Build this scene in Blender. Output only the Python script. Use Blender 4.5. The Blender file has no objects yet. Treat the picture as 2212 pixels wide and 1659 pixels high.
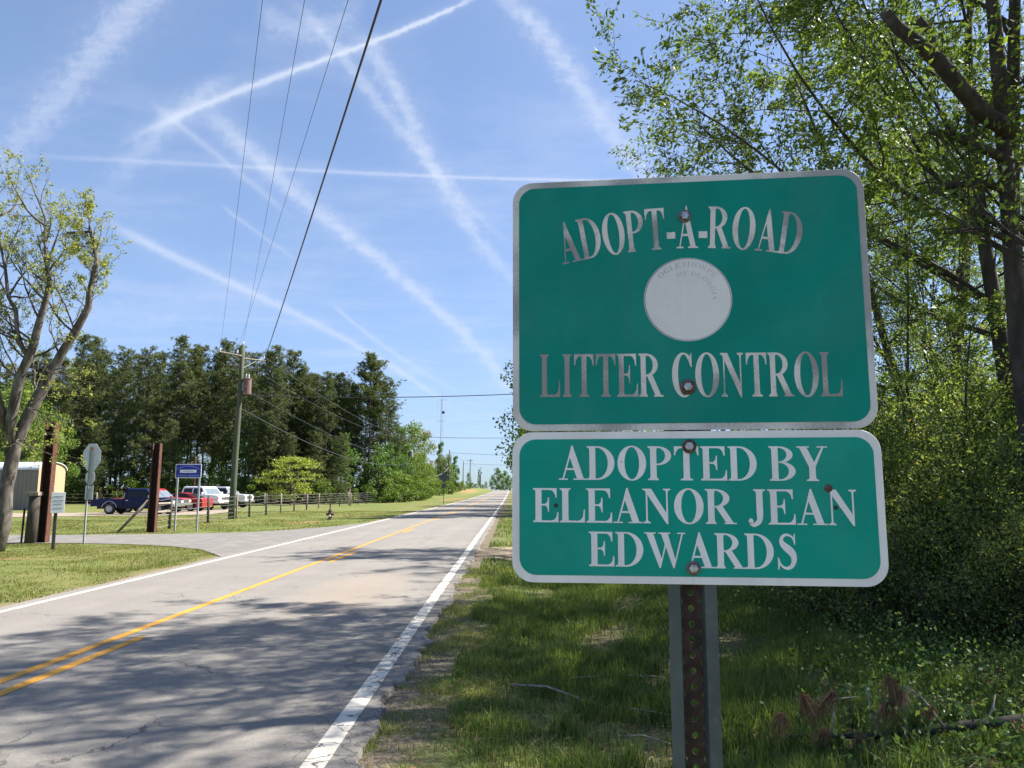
import bpy, math, random
import numpy as np
from mathutils import Vector, Matrix

R = math.radians
sc = bpy.context.scene
col = sc.collection

# ------------------------------------------------------------------ camera
F_PX, PITCH, CAM_H = 3030.0 / 4032.0, R(7.8), 1.7
cam_d = bpy.data.cameras.new("camera")
cam_d.sensor_width = 36.0
cam_d.lens = 36.0 * F_PX
cam_d.clip_start = 0.05
cam_d.clip_end = 6000
cam = bpy.data.objects.new("camera", cam_d)
cam.location = (0, 0, CAM_H)
cam.rotation_euler = (R(90) + PITCH, 0, 0)
col.objects.link(cam)
sc.camera = cam

SUN_AZ, SUN_EL = R(70), R(47)          # bearing clockwise from +Y, elevation
EXPOSURE = 1.45
SUN_STRENGTH, SKY_STRENGTH = 5.0, 0.096

# ------------------------------------------------------------------ view
sc.render.engine = "CYCLES"
sc.view_settings.view_transform = "Standard"
sc.view_settings.look = "None"
sc.view_settings.gamma = 1.0
sc.view_settings.exposure = EXPOSURE
try:
    sc.view_settings.use_curve_mapping = False
except Exception:
    pass
sc.cycles.max_bounces = 7
sc.cycles.diffuse_bounces = 3
sc.cycles.transmission_bounces = 4
sc.cycles.transparent_max_bounces = 6
sc.cycles.use_denoising = True

# ------------------------------------------------------------------ node helpers
class NT:
    def __init__(self, tree):
        self.t = tree
        self.n = tree.nodes
        self.l = tree.links
    def add(self, typ, **kw):
        nd = self.n.new(typ)
        for k, v in kw.items():
            setattr(nd, k, v)
        return nd
    def put(self, sock, val):
        if isinstance(val, bpy.types.NodeSocket):
            self.l.new(val, sock)
        elif val is not None:
            sock.default_value = val
    def m(self, op, a, b=None, c=None, clamp=False):
        nd = self.add("ShaderNodeMath", operation=op)
        nd.use_clamp = clamp
        for i, v in enumerate((a, b, c)):
            if v is not None:
                self.put(nd.inputs[i], v)
        return nd.outputs[0]
    def mix(self, f, a, b, mode="MIX"):
        nd = self.add("ShaderNodeMix", data_type="RGBA", blend_type=mode)
        self.put(nd.inputs[0], f)
        self.put(nd.inputs[6], a if isinstance(a, bpy.types.NodeSocket) else (*a[:3], 1))
        self.put(nd.inputs[7], b if isinstance(b, bpy.types.NodeSocket) else (*b[:3], 1))
        return nd.outputs[2]
    def noise(self, vec, scale, detail=4, rough=.55, dist=0, dim3=True):
        nd = self.add("ShaderNodeTexNoise", noise_dimensions="3D" if dim3 else "2D")
        if vec is not None:
            self.l.new(vec, nd.inputs["Vector"])
        nd.inputs["Scale"].default_value = scale
        nd.inputs["Detail"].default_value = detail
        nd.inputs["Roughness"].default_value = rough
        nd.inputs["Distortion"].default_value = dist
        return nd.outputs["Fac"]
    def sstep(self, x, a, b):
        nd = self.add("ShaderNodeMapRange", interpolation_type="SMOOTHSTEP")
        self.put(nd.inputs[0], x)
        nd.inputs[1].default_value = a
        nd.inputs[2].default_value = b
        return nd.outputs[0]
    def ramp(self, f, stops):
        nd = self.add("ShaderNodeValToRGB")
        self.put(nd.inputs[0], f)
        e = nd.color_ramp.elements
        while len(e) < len(stops):
            e.new(.5)
        for i, (p, c) in enumerate(stops):
            e[i].position = p
            e[i].color = (*c, 1)
        return nd.outputs[0]

# ------------------------------------------------------------------ world (sky with drifting contrails)
def pix_st(x, y):
    """direction of a photo pixel (2212 wide view) as tangents about the +Y axis"""
    u = (x - 1106.0) / 2212.0 / F_PX
    w = -(y - 829.5) / 2212.0 / F_PX
    c, s = math.cos(PITCH), math.sin(PITCH)
    dy, dz = c - w * s, s + w * c
    return u / dy, dz / dy

world = bpy.data.worlds.new("World")
sc.world = world
world.use_nodes = True
W = NT(world.node_tree)
W.n.clear()
wout = W.add("ShaderNodeOutputWorld")
bg = W.add("ShaderNodeBackground")
bg.inputs[1].default_value = SKY_STRENGTH
W.l.new(bg.outputs[0], wout.inputs[0])
sky = W.add("ShaderNodeTexSky", sky_type="NISHITA")
sky.sun_disc = False
sky.sun_elevation = SUN_EL
sky.sun_rotation = SUN_AZ
sky.altitude = 150
sky.air_density = 1.0
sky.dust_density = 0.6
sky.ozone_density = 2.2
tc = W.add("ShaderNodeTexCoord")
dirv = tc.outputs["Generated"]
sep = W.add("ShaderNodeSeparateXYZ")
W.l.new(dirv, sep.inputs[0])
dx, dy, dz = sep.outputs
ysafe = W.m("MAXIMUM", dy, 0.05)
S_ = W.m("DIVIDE", dx, ysafe)
T_ = W.m("DIVIDE", dz, ysafe)
front = W.sstep(dy, 0.1, 0.3)
comb = W.add("ShaderNodeCombineXYZ")
W.l.new(S_, comb.inputs[0]); W.l.new(T_, comb.inputs[1])
fine = W.noise(comb.outputs[0], 55, 3, .65, 0, False)
rib = W.add("ShaderNodeMapping"); rib.inputs["Rotation"].default_value = (0, 0, R(35)); rib.inputs["Scale"].default_value = (26, 90, 1)
W.l.new(comb.outputs[0], rib.inputs[0])
ribs = W.noise(rib.outputs[0], 1.0, 2, .6, 0, False)

contrails = [  # points (view pixels), half width px at start/end, strength start/end, axis
    ([(1040, -12), (900, 50), (800, 92), (700, 132), (560, 180), (460, 216), (380, 254), (290, 296)], 7, 17, .75, .55),
    ([(60, 338), (300, 345), (600, 367), (800, 375), (1000, 382), (1250, 388), (1420, 390)], 9, 4, .15, .50),
    ([(450, 235), (560, 340), (650, 430), (760, 512), (830, 572), (900, 640), (980, 702), (1040, 752), (1082, 800), (1110, 862)], 30, 13, .42, .36),
    ([(235, 484), (400, 558), (540, 638), (660, 690), (760, 740), (850, 790), (930, 845), (985, 890)], 15, 9, .46, .30),
    ([(780, 70), (870, 220), (920, 330), (980, 440), (1060, 545), (1125, 625)], 30, 24, .40, .28),
    ([(1080, -20), (1200, 110), (1270, 210), (1330, 300), (1400, 380), (1500, 480)], 36, 40, .42, .28),
    ([(640, 10), (740, 120), (800, 200), (870, 290), (960, 390), (1090, 520)], 22, 14, .34, .18),
    ([(715, 655), (800, 725), (860, 770), (930, 812), (1000, 850)], 6, 9, .28, .12),
    ([(330, -40), (270, 40), (190, 130), (80, 270), (-60, 420)], 62, 50, .42, .18),
    ([(330, 225), (400, 280), (500, 360), (620, 460)], 12, 9, .26, .18),
    ([(480, 445), (560, 505), (640, 560)], 7, 6, .24, .12),
    ([(480, 165), (400, 235), (320, 310), (230, 420)], 34, 36, .36, .10),
    ([(-80, 660), (200, 690), (420, 650), (760, 560)], 40, 60, .16, .10),
    ([(560, 20), (640, 80), (700, 40), (780, 20)], 46, 46, .22, .20),
]
PXT = 1.0 / 2212.0 / F_PX
cover = None
for ci, (pts, w0, w1, a0, a1) in enumerate(contrails):
    w0, w1 = w0 * .86, w1 * .86
    st = np.array([pix_st(*p) for p in pts])
    horiz = np.ptp(st[:, 0]) > np.ptp(st[:, 1]) * 1.15
    ind, dep = (0, 1) if horiz else (1, 0)
    deg = 3 if len(pts) > 5 else 2
    co = np.polyfit(st[:, ind], st[:, dep], deg)
    xi = S_ if horiz else T_
    yi = T_ if horiz else S_
    acc = float(co[0])
    for k in co[1:]:
        acc = W.m("MULTIPLY_ADD", xi, acc, float(k))
    slope = np.polyval(np.polyder(co), st[:, ind].mean())
    cs = 1.0 / math.sqrt(1 + slope * slope)
    i0, i1 = st[0, ind], st[-1, ind]
    u = W.m("DIVIDE", W.m("SUBTRACT", xi, float(i0)), float(i1 - i0))
    d = W.m("MULTIPLY", W.m("ABSOLUTE", W.m("SUBTRACT", yi, acc)), cs / PXT)      # view px
    jit = W.m("MULTIPLY_ADD", fine, 1.7 * (w0 + w1) * .5, -.85 * (w0 + w1) * .5)
    d = W.m("ADD", d, jit)
    wid = W.m("MULTIPLY_ADD", W.m("MINIMUM", W.m("MAXIMUM", u, 0.0), 1.0), w1 - w0, w0)
    q = W.m("DIVIDE", d, wid)
    q = W.m("MAXIMUM", q, 0.0)
    prof = W.m("EXPONENT", W.m("MULTIPLY", W.m("MULTIPLY", q, q), -1.6))
    ends = W.m("MULTIPLY", W.sstep(u, -0.06, 0.12), W.m("SUBTRACT", 1.0, W.sstep(u, 0.86, 1.08)))
    amp = W.m("MULTIPLY_ADD", W.m("MINIMUM", W.m("MAXIMUM", u, 0.0), 1.0), a1 - a0, a0)
    tex = W.m("MULTIPLY_ADD", ribs if (w0 + w1) > 30 else fine, .9, .55)
    halo = W.m("MULTIPLY", W.m("EXPONENT", W.m("MULTIPLY", W.m("MULTIPLY", q, q), -.16)), .17)
    val = W.m("MULTIPLY", W.m("MULTIPLY", W.m("ADD", prof, halo), ends), W.m("MULTIPLY", amp, tex))
    inv = W.m("SUBTRACT", 1.0, val, clamp=True)
    cover = inv if cover is None else W.m("MULTIPLY", cover, inv)
cov = W.m("MULTIPLY", W.m("SUBTRACT", 1.0, cover), front)
# thin veil of old cirrus everywhere above, laid out on a plane at cloud height
zs = W.m("MAXIMUM", dz, 0.06)
c2 = W.add("ShaderNodeCombineXYZ")
W.l.new(W.m("DIVIDE", dx, zs), c2.inputs[0]); W.l.new(W.m("DIVIDE", dy, zs), c2.inputs[1])
mp = W.add("ShaderNodeMapping"); mp.inputs["Rotation"].default_value = (0, 0, R(-32)); mp.inputs["Scale"].default_value = (1.0, 1.5, 1)
W.l.new(c2.outputs[0], mp.inputs[0])
veil = W.noise(mp.outputs[0], 1.3, 4, .62, 0, False)
veil = W.m("MULTIPLY", W.m("MULTIPLY_ADD", W.sstep(veil, .40, .85), 1.3, .28), .16)
cov = W.m("SUBTRACT", 1.0, W.m("MULTIPLY", W.m("SUBTRACT", 1.0, cov), W.m("SUBTRACT", 1.0, veil)))
skyc = sky.outputs[0]
# soft shoulder on the sky's brightness (clear spring air stays blue down to the horizon)
v1 = W.add("ShaderNodeVectorMath", operation="MULTIPLY_ADD")
W.l.new(skyc, v1.inputs[0]); v1.inputs[1].default_value = (.28, .17, .075); v1.inputs[2].default_value = (1, 1, 1)
v2 = W.add("ShaderNodeVectorMath", operation="DIVIDE")
W.l.new(skyc, v2.inputs[0]); W.l.new(v1.outputs[0], v2.inputs[1])
cloudc = (3.1, 3.4, 4.05)
W.l.new(W.mix(cov, v2.outputs[0], cloudc), bg.inputs[0])
world.cycles.sampling_method = "MANUAL"
world.cycles.sample_map_resolution = 256

# ------------------------------------------------------------------ sun
sd = bpy.data.lights.new("sun", "SUN")
sd.energy = SUN_STRENGTH
sd.angle = R(0.53)
sd.color = (1.0, .945, .86)
sun = bpy.data.objects.new("sun", sd)
sv = Vector((math.sin(SUN_AZ) * math.cos(SUN_EL), math.cos(SUN_AZ) * math.cos(SUN_EL), math.sin(SUN_EL)))
sun.rotation_euler = sv.to_track_quat("Z", "Y").to_euler()
sun.location = sv * 200
col.objects.link(sun)

# ------------------------------------------------------------------ materials
MATS = {}
def mat(name, c1, c2=None, scale=8, rough=.7, metal=0.0, bump=0.0, bscale=None, lo=.35, hi=.65, spec=.5, detail=5, stretch=None, c3=None, s3=40, f3=.5):
    m = bpy.data.materials.new(name)
    m.use_nodes = True
    N = NT(m.node_tree)
    b = N.n["Principled BSDF"]
    b.inputs["Roughness"].default_value = rough
    b.inputs["Metallic"].default_value = metal
    b.inputs["Specular IOR Level"].default_value = spec
    t = N.add("ShaderNodeTexCoord")
    vec = t.outputs["Object"]
    if stretch:
        mpn = N.add("ShaderNodeMapping")
        mpn.inputs["Scale"].default_value = stretch
        N.l.new(vec, mpn.inputs[0])
        vec = mpn.outputs[0]
    if c2 is None:
        c2 = tuple(x * .8 for x in c1)
    f = N.sstep(N.noise(vec, scale, detail, .6), lo, hi)
    c = N.mix(f, c1, c2)
    if c3 is not None:
        f2 = N.m("MULTIPLY", N.sstep(N.noise(vec, s3, 4, .6), .5, .68), f3)
        c = N.mix(f2, c, c3)
    N.l.new(c, b.inputs["Base Color"])
    if bump:
        bn = N.add("ShaderNodeBump")
        bn.inputs["Strength"].default_value = bump
        N.l.new(N.noise(vec, bscale or scale * 3, 4, .6), bn.inputs["Height"])
        N.l.new(bn.outputs[0], b.inputs["Normal"])
    MATS[name] = m
    return m

def leafmat(name, stops, trans=.45, tint=(1.12, 1.12, .55), rough=.5, spec=.22):
    m = bpy.data.materials.new(name)
    m.use_nodes = True
    N = NT(m.node_tree)
    b = N.n["Principled BSDF"]
    b.inputs["Roughness"].default_value = rough
    b.inputs["Specular IOR Level"].default_value = spec
    at = N.add("ShaderNodeAttribute", attribute_name="rnd")
    c = N.ramp(at.outputs["Fac"], stops)
    N.l.new(c, b.inputs["Base Color"])
    tr = N.add("ShaderNodeBsdfTranslucent")
    N.l.new(N.mix(1.0, c, tint, "MULTIPLY"), tr.inputs[0])
    ms = N.add("ShaderNodeMixShader")
    ms.inputs[0].default_value = trans
    N.l.new(b.outputs[0], ms.inputs[1]); N.l.new(tr.outputs[0], ms.inputs[2])
    N.l.new(ms.outputs[0], N.n["Material Output"].inputs[0])
    MATS[name] = m
    return m

leafmat("leaf_spring", [(0, (.066, .106, .026)), (.55, (.138, .206, .046)), (1, (.258, .330, .072))], .5, rough=.5)
leafmat("leaf_shrub", [(0, (.098, .161, .053)), (.5, (.182, .259, .077)), (.85, (.294, .364, .119)), (1, (.350, .266, .126))], .5, rough=.42)
leafmat("leaf_vine", [(0, (.058, .109, .032)), (.6, (.123, .203, .052)), (1, (.232, .319, .102))], .38)
leafmat("leaf_bud", [(0, (.20, .23, .06)), (.5, (.29, .32, .08)), (1, (.38, .41, .11))], .5)
leafmat("leaf_lime", [(0, (.17, .22, .045)), (.5, (.27, .32, .062)), (1, (.37, .41, .09))], .42)
leafmat("leaf_fresh", [(0, (.075, .13, .025)), (.5, (.13, .20, .04)), (1, (.20, .27, .06))], .42)
leafmat("leaf_blue_green", [(0, (.06, .12, .035)), (.5, (.10, .185, .05)), (1, (.16, .25, .07))], .4)
leafmat("leaf_ochre", [(0, (.14, .13, .035)), (.5, (.21, .20, .05)), (1, (.27, .24, .08))], .4)
leafmat("needle_pine", [(0, (.042, .064, .024)), (.5, (.092, .12, .042)), (1, (.18, .20, .07))], .28, (1.1, 1.1, .6), .55)
leafmat("needle_dead", [(0, (.127, .067, .039)), (.5, (.218, .121, .069)), (1, (.333, .207, .127))], .25, (1.1, .9, .6), .7)
leafmat("grass_blade", [(0, (.065, .106, .03)), (.55, (.13, .19, .05)), (.85, (.225, .26, .08)), (1, (.40, .33, .175))], .42)
leafmat("grass_dry", [(0, (.12, .155, .036)), (.5, (.18, .20, .054)), (1, (.30, .255, .115))], .4)
mat("bark_grey", (.125, .105, .088), (.045, .037, .030), 7, .95, bump=1.0, bscale=16, stretch=(1, 1, .3), c3=(.24, .23, .19), s3=6, f3=.5)
mat("bark_dark", (.065, .05, .04), (.032, .026, .021), 8, .95, bump=.8, bscale=18, stretch=(1, 1, .3), c3=(.11, .10, .08), s3=7, f3=.5)
mat("bark_fallen", (.05, .043, .038), (.025, .022, .02), 14, .95, bump=.9, bscale=50)
mat("bark_pine", (.12, .085, .065), (.05, .038, .03), 5, .95, bump=.5, stretch=(1, 1, .4))
mat("twig_pale", (.36, .30, .25), (.20, .16, .13), 20, .85)
mat("wood_weathered", (.30, .26, .21), (.16, .13, .10), 12, .9, bump=.4, stretch=(1, 1, .15))
mat("wood_pole_green", (.085, .10, .055), (.055, .065, .036), 9, .85, bump=.3, stretch=(1, 1, .08))
mat("wood_pole_far", (.085, .07, .055), (.05, .042, .034), 9, .9)
mat("rust_beam", (.115, .048, .032), (.055, .024, .018), 6, .9, bump=.3, c3=(.20, .10, .068), s3=12, f3=.5, spec=.2)
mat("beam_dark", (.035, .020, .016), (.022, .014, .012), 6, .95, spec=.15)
mat("rust_web", (.075, .040, .030), (.042, .026, .022), 40, .75, .2, bump=.25, bscale=160, c3=(.11, .09, .075), s3=60, f3=.5)
mat("galvanised", (.095, .115, .11), (.07, .088, .084), 14, .6, .3, c3=(.13, .15, .145), s3=60, f3=.35)
mat("galvanised_light", (.42, .44, .44), (.33, .35, .36), 8, .5, .4)
mat("sign_back", (.60, .61, .62), (.52, .53, .54), 5, .5, .15)
mat("bolt_zinc", (.50, .52, .55), (.28, .27, .26), 90, .38, .85)
mat("washer_rust", (.15, .07, .045), (.07, .04, .032), 120, .8, .2, c3=(.22, .2, .19), s3=150, f3=.5)
mat("washer_steel", (.20, .19, .18), (.10, .085, .075), 120, .6, .6)
mat("transformer_rust", (.19, .115, .095), (.13, .075, .06), 6, .8, c3=(.27, .20, .18), s3=8, f3=.5)
mat("porcelain", (.75, .75, .74), (.6, .6, .6), 20, .3)
mat("wire_black", (.025, .026, .028), (.016, .016, .018), 20, .6)
mat("wire_alu", (.09, .10, .12), (.06, .065, .08), 20, .5, .3)
mat("wire_steel", (.40, .40, .39), (.26, .25, .24), 20, .55, .4)
mat("paint_blue_dark", (.006, .012, .06), (.005, .009, .045), 3, .35, spec=.2)
mat("paint_red", (.33, .018, .016), (.27, .014, .014), 3, .28, spec=.6)
mat("paint_white", (.74, .75, .76), (.68, .69, .70), 3, .25, spec=.6)
mat("paint_silver", (.52, .53, .55), (.46, .47, .50), 3, .28, .25)
mat("tyre", (.022, .022, .022), (.03, .028, .026), 20, .9)
mat("rim", (.50, .50, .51), (.40, .40, .41), 20, .4, .25)
mat("chrome", (.62, .63, .64), (.5, .5, .5), 20, .22, .9)
mat("plastic_black", (.02, .02, .021), (.03, .03, .03), 20, .6)
mat("glass_dark", (.012, .014, .015), (.02, .022, .022), 4, .1, spec=.3)
mat("glass_pale", (.16, .20, .22), (.12, .15, .17), 4, .08, spec=.8)
mat("lamp_red", (.45, .015, .01), (.35, .01, .01), 20, .25)
mat("lamp_clear", (.72, .72, .70), (.6, .6, .6), 20, .2)
mat("lamp_amber", (.75, .25, .03), (.6, .2, .02), 20, .25)
mat("shed_cream", (.44, .32, .19), (.39, .28, .165), 3, .7, stretch=(6, 6, .3))
mat("shed_grey", (.22, .195, .165), (.18, .16, .135), 3, .75, stretch=(6, 6, .3))
mat("shed_roof", (.66, .68, .69), (.55, .57, .58), 3, .5)
mat("sign_blue", (.006, .028, .33), (.005, .022, .28), 5, .45)
mat("sign_white", (.80, .82, .82), (.74, .76, .76), 20, .5)
mat("sign_text_grey", (.36, .36, .40), None, 20, .6)
mat("sign_text_pale", (.22, .30, .55), None, 20, .6)
mat("hydrant_rust", (.10, .035, .022), (.05, .02, .015), 20, .8, c3=(.3, .27, .24), s3=9, f3=.4)
mat("line_white", (.62, .57, .48), (.52, .48, .40), 9, .8, c3=(.22, .21, .20), s3=14, f3=.75)
mat("line_yellow", (.62, .29, .022), (.50, .235, .02), 7, .8, c3=(.20, .14, .07), s3=38, f3=.7)
mat("side_asphalt", (.175, .162, .146), (.135, .126, .115), 2.5, .9, bump=.3, bscale=120, c3=(.25, .22, .19), s3=1.2, f3=.5)
mat("gravel", (.29, .235, .18), (.22, .175, .135), 1.5, .95, bump=.4, bscale=60, c3=(.36, .31, .26), s3=30, f3=.5)
mat("tower_steel", (.34, .36, .39), (.28, .30, .33), 5, .5, .4)
mat("clay", (.42, .19, .09), (.32, .15, .075), 3, .95, c3=(.24, .2, .08), s3=4, f3=.6)

# sign faces
def sign_mat(name, base, worn, amount, scale=22, rough=.42, ends=0.0):
    m = bpy.data.materials.new(name)
    m.use_nodes = True
    N = NT(m.node_tree)
    b = N.n["Principled BSDF"]
    b.inputs["Roughness"].default_value = rough
    b.inputs["Specular IOR Level"].default_value = .15
    t = N.add("ShaderNodeTexCoord")
    ob = t.outputs["Object"]
    big = N.noise(ob, scale * .35, 3, .5)
    small = N.noise(ob, scale * 14, 4, .7)
    sx_ = N.add("ShaderNodeSeparateXYZ"); N.l.new(ob, sx_.inputs[0])
    wear = N.m("ADD", N.m("MULTIPLY", big, .8), N.m("MULTIPLY", small, .2))
    if ends:
        wear = N.m("ADD", wear, N.m("MULTIPLY_ADD", N.m("ABSOLUTE", N.m("SUBTRACT", sx_.outputs[0], .01)), ends, -.10))
    f = N.m("MULTIPLY", N.sstep(wear, .42, .60), amount)
    c = N.mix(f, base, worn)
    # faded sheeting, rain streaks, specks of grime
    mp_ = N.add("ShaderNodeMapping"); mp_.inputs["Scale"].default_value = (42, 42, 2.2)
    N.l.new(ob, mp_.inputs[0])
    streak = N.sstep(N.noise(mp_.outputs[0], 1.0, 4, .6), .50, .78)
    c = N.mix(N.m("MULTIPLY", streak, .10), c, (.10, .105, .09))
    cloud = N.sstep(N.noise(ob, 7, 5, .6), .40, .72)
    c = N.mix(N.m("MULTIPLY", cloud, .06), c, (.30, .36, .33))
    grain = N.m("MULTIPLY", N.sstep(N.noise(ob, 420, 2, .7), .45, .75), .16)
    c = N.mix(N.m("MULTIPLY", grain, .6), c, (.02, .05, .04))
    speck = N.sstep(N.noise(ob, 150, 2, .5), .745, .78)
    c = N.mix(N.m("MULTIPLY", speck, .55), c, (.05, .05, .045))
    N.l.new(c, b.inputs["Base Color"])
    bn = N.add("ShaderNodeBump"); bn.inputs["Strength"].default_value = .12; bn.inputs["Distance"].default_value = .002
    N.l.new(N.noise(ob, 26, 3, .6), bn.inputs["Height"]); N.l.new(bn.outputs[0], b.inputs["Normal"])
    MATS[name] = m
sign_mat("sign_green", (.0, .225, .170), (.0, .255, .195), .8)
sign_mat("sign_green_fresh", (.0, .30, .222), (.0, .335, .25), .8)
sign_mat("sign_border_worn", (.70, .67, .63), (.29, .28, .275), .85, 16)
sign_mat("sign_border", (.86, .83, .80), (.76, .735, .71), .6, 20)
sign_mat("sign_letter_worn", (.74, .69, .63), (.27, .25, .24), .92, 30, ends=.9)
sign_mat("sign_letter", (.87, .84, .81), (.80, .77, .745), .6, 20)
sign_mat("sign_seal", (.80, .765, .725), (.72, .69, .66), .6, 20)
sign_mat("sign_seal_print", (.52, .50, .485), (.70, .675, .65), .7, 16)
sign_mat("sign_seal_rim", (.24, .24, .25), (.48, .48, .49), .9, 14)

# asphalt
def road_material():
    m = bpy.data.materials.new("asphalt")
    m.use_nodes = True
    N = NT(m.node_tree)
    b = N.n["Principled BSDF"]
    b.inputs["Roughness"].default_value = .85
    b.inputs["Specular IOR Level"].default_value = .3
    g = N.add("ShaderNodeNewGeometry")
    pos = g.outputs["Position"]
    agg = N.noise(pos, 260, 2, .8)
    agg2 = N.noise(pos, 48, 3, .75)
    patch = N.noise(pos, .55, 4, .6)
    st = N.add("ShaderNodeMapping"); st.inputs["Scale"].default_value = (1.6, .05, 1)
    N.l.new(pos, st.inputs[0])
    tracks = N.noise(st.outputs[0], 1.0, 2, .5)
    c = N.mix(N.sstep(patch, .3, .7), (.192, .177, .158), (.228, .210, .187))
    c = N.mix(N.m("MULTIPLY", N.sstep(tracks, .35, .7), .5), c, (.178, .165, .149))
    c = N.mix(N.sstep(agg, .30, .42), (.07, .068, .066), c)
    c = N.mix(N.m("MULTIPLY", N.sstep(agg2, .55, .70), .6), c, (.38, .34, .295))
    c = N.mix(N.m("MULTIPLY", N.sstep(N.noise(pos, 31, 3, .7), .56, .70), .45), c, (.10, .092, .083))
    # rust-coloured stain in the right lane
    sp = N.add("ShaderNodeSeparateXYZ"); N.l.new(pos, sp.inputs[0])
    ax = N.m("DIVIDE", N.m("ADD", sp.outputs[0], 2.6), .9)
    ay = N.m("DIVIDE", N.m("SUBTRACT", sp.outputs[1], 13.2), 3.2)
    rr = N.m("ADD", N.m("MULTIPLY", ax, ax), N.m("MULTIPLY", ay, ay))
    stain = N.m("MULTIPLY", N.m("SUBTRACT", 1.0, N.sstep(N.m("ADD", rr, N.m("MULTIPLY_ADD", N.noise(pos, 2.2, 4), 2.0, -1.0)), .1, 1.3)), .30)
    c = N.mix(stain, c, (.33, .25, .19))
    # cracks
    wob = N.add("ShaderNodeVectorMath", operation="ADD")
    nz = N.add("ShaderNodeTexNoise"); nz.inputs["Scale"].default_value = 3.5; nz.inputs["Detail"].default_value = 5
    N.l.new(pos, nz.inputs["Vector"])
    sc_ = N.add("ShaderNodeVectorMath", operation="SCALE"); sc_.inputs["Scale"].default_value = .55
    N.l.new(nz.outputs["Color"], sc_.inputs[0])
    N.l.new(pos, wob.inputs[0]); N.l.new(sc_.outputs[0], wob.inputs[1])
    vo = N.add("ShaderNodeTexVoronoi", feature="DISTANCE_TO_EDGE"); vo.inputs["Scale"].default_value = .62
    N.l.new(wob.outputs[0], vo.inputs["Vector"])
    cr = N.m("SUBTRACT", 1.0, N.sstep(vo.outputs["Distance"], .003, .009))
    cr = N.m("MULTIPLY", cr, N.sstep(N.noise(pos, .5, 3), .51, .60))
    vo2 = N.add("ShaderNodeTexVoronoi", feature="DISTANCE_TO_EDGE"); vo2.inputs["Scale"].default_value = 3.6
    N.l.new(wob.outputs[0], vo2.inputs["Vector"])
    edge = N.sstep(sp.outputs[0], -1.65, -1.2)
    cr2 = N.m("MULTIPLY", N.m("SUBTRACT", 1.0, N.sstep(vo2.outputs["Distance"], .015, .05)), edge)
    crack = N.m("MAXIMUM", cr, N.m("MULTIPLY", cr2, .8))
    c = N.mix(N.m("MULTIPLY", crack, .65), c, (.04, .037, .033))
    N.l.new(c, b.inputs["Base Color"])
    bn = N.add("ShaderNodeBump"); bn.inputs["Strength"].default_value = .5; bn.inputs["Distance"].default_value = .01
    h = N.m("SUBTRACT", N.m("ADD", N.m("MULTIPLY", agg2, .5), N.m("MULTIPLY", agg, .4)), crack)
    N.l.new(h, bn.inputs["Height"]); N.l.new(bn.outputs[0], b.inputs["Normal"])
    MATS["asphalt"] = m
    # white edge line with the same network of cracks
    m2 = bpy.data.materials.new("edge_line_cracked")
    m2.use_nodes = True
    N = NT(m2.node_tree)
    b = N.n["Principled BSDF"]; b.inputs["Roughness"].default_value = .8
    g = N.add("ShaderNodeNewGeometry"); pos = g.outputs["Position"]
    nz = N.add("ShaderNodeTexNoise"); nz.inputs["Scale"].default_value = 3.5; nz.inputs["Detail"].default_value = 5
    N.l.new(pos, nz.inputs["Vector"])
    sc_ = N.add("ShaderNodeVectorMath", operation="SCALE"); sc_.inputs["Scale"].default_value = .55
    N.l.new(nz.outputs["Color"], sc_.inputs[0])
    wob = N.add("ShaderNodeVectorMath", operation="ADD")
    N.l.new(pos, wob.inputs[0]); N.l.new(sc_.outputs[0], wob.inputs[1])
    vo2 = N.add("ShaderNodeTexVoronoi", feature="DISTANCE_TO_EDGE"); vo2.inputs["Scale"].default_value = 3.6
    N.l.new(wob.outputs[0], vo2.inputs["Vector"])
    crack = N.m("SUBTRACT", 1.0, N.sstep(vo2.outputs["Distance"], .012, .045))
    wear = N.sstep(N.m("ADD", N.m("MULTIPLY", N.noise(pos, 130, 3, .7), .5), N.m("MULTIPLY", N.noise(pos, 5, 4, .6), .5)), .50, .62)
    c = N.mix(N.sstep(N.noise(pos, 2, 4), .35, .7), (.64, .59, .50), (.54, .495, .42))
    c = N.mix(N.m("MULTIPLY", wear, .45), c, (.24, .225, .21))
    c = N.mix(N.m("MULTIPLY", crack, .9), c, (.05, .047, .044))
    N.l.new(c, b.inputs["Base Color"])
    MATS["edge_line_cracked"] = m2
road_material()

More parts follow.
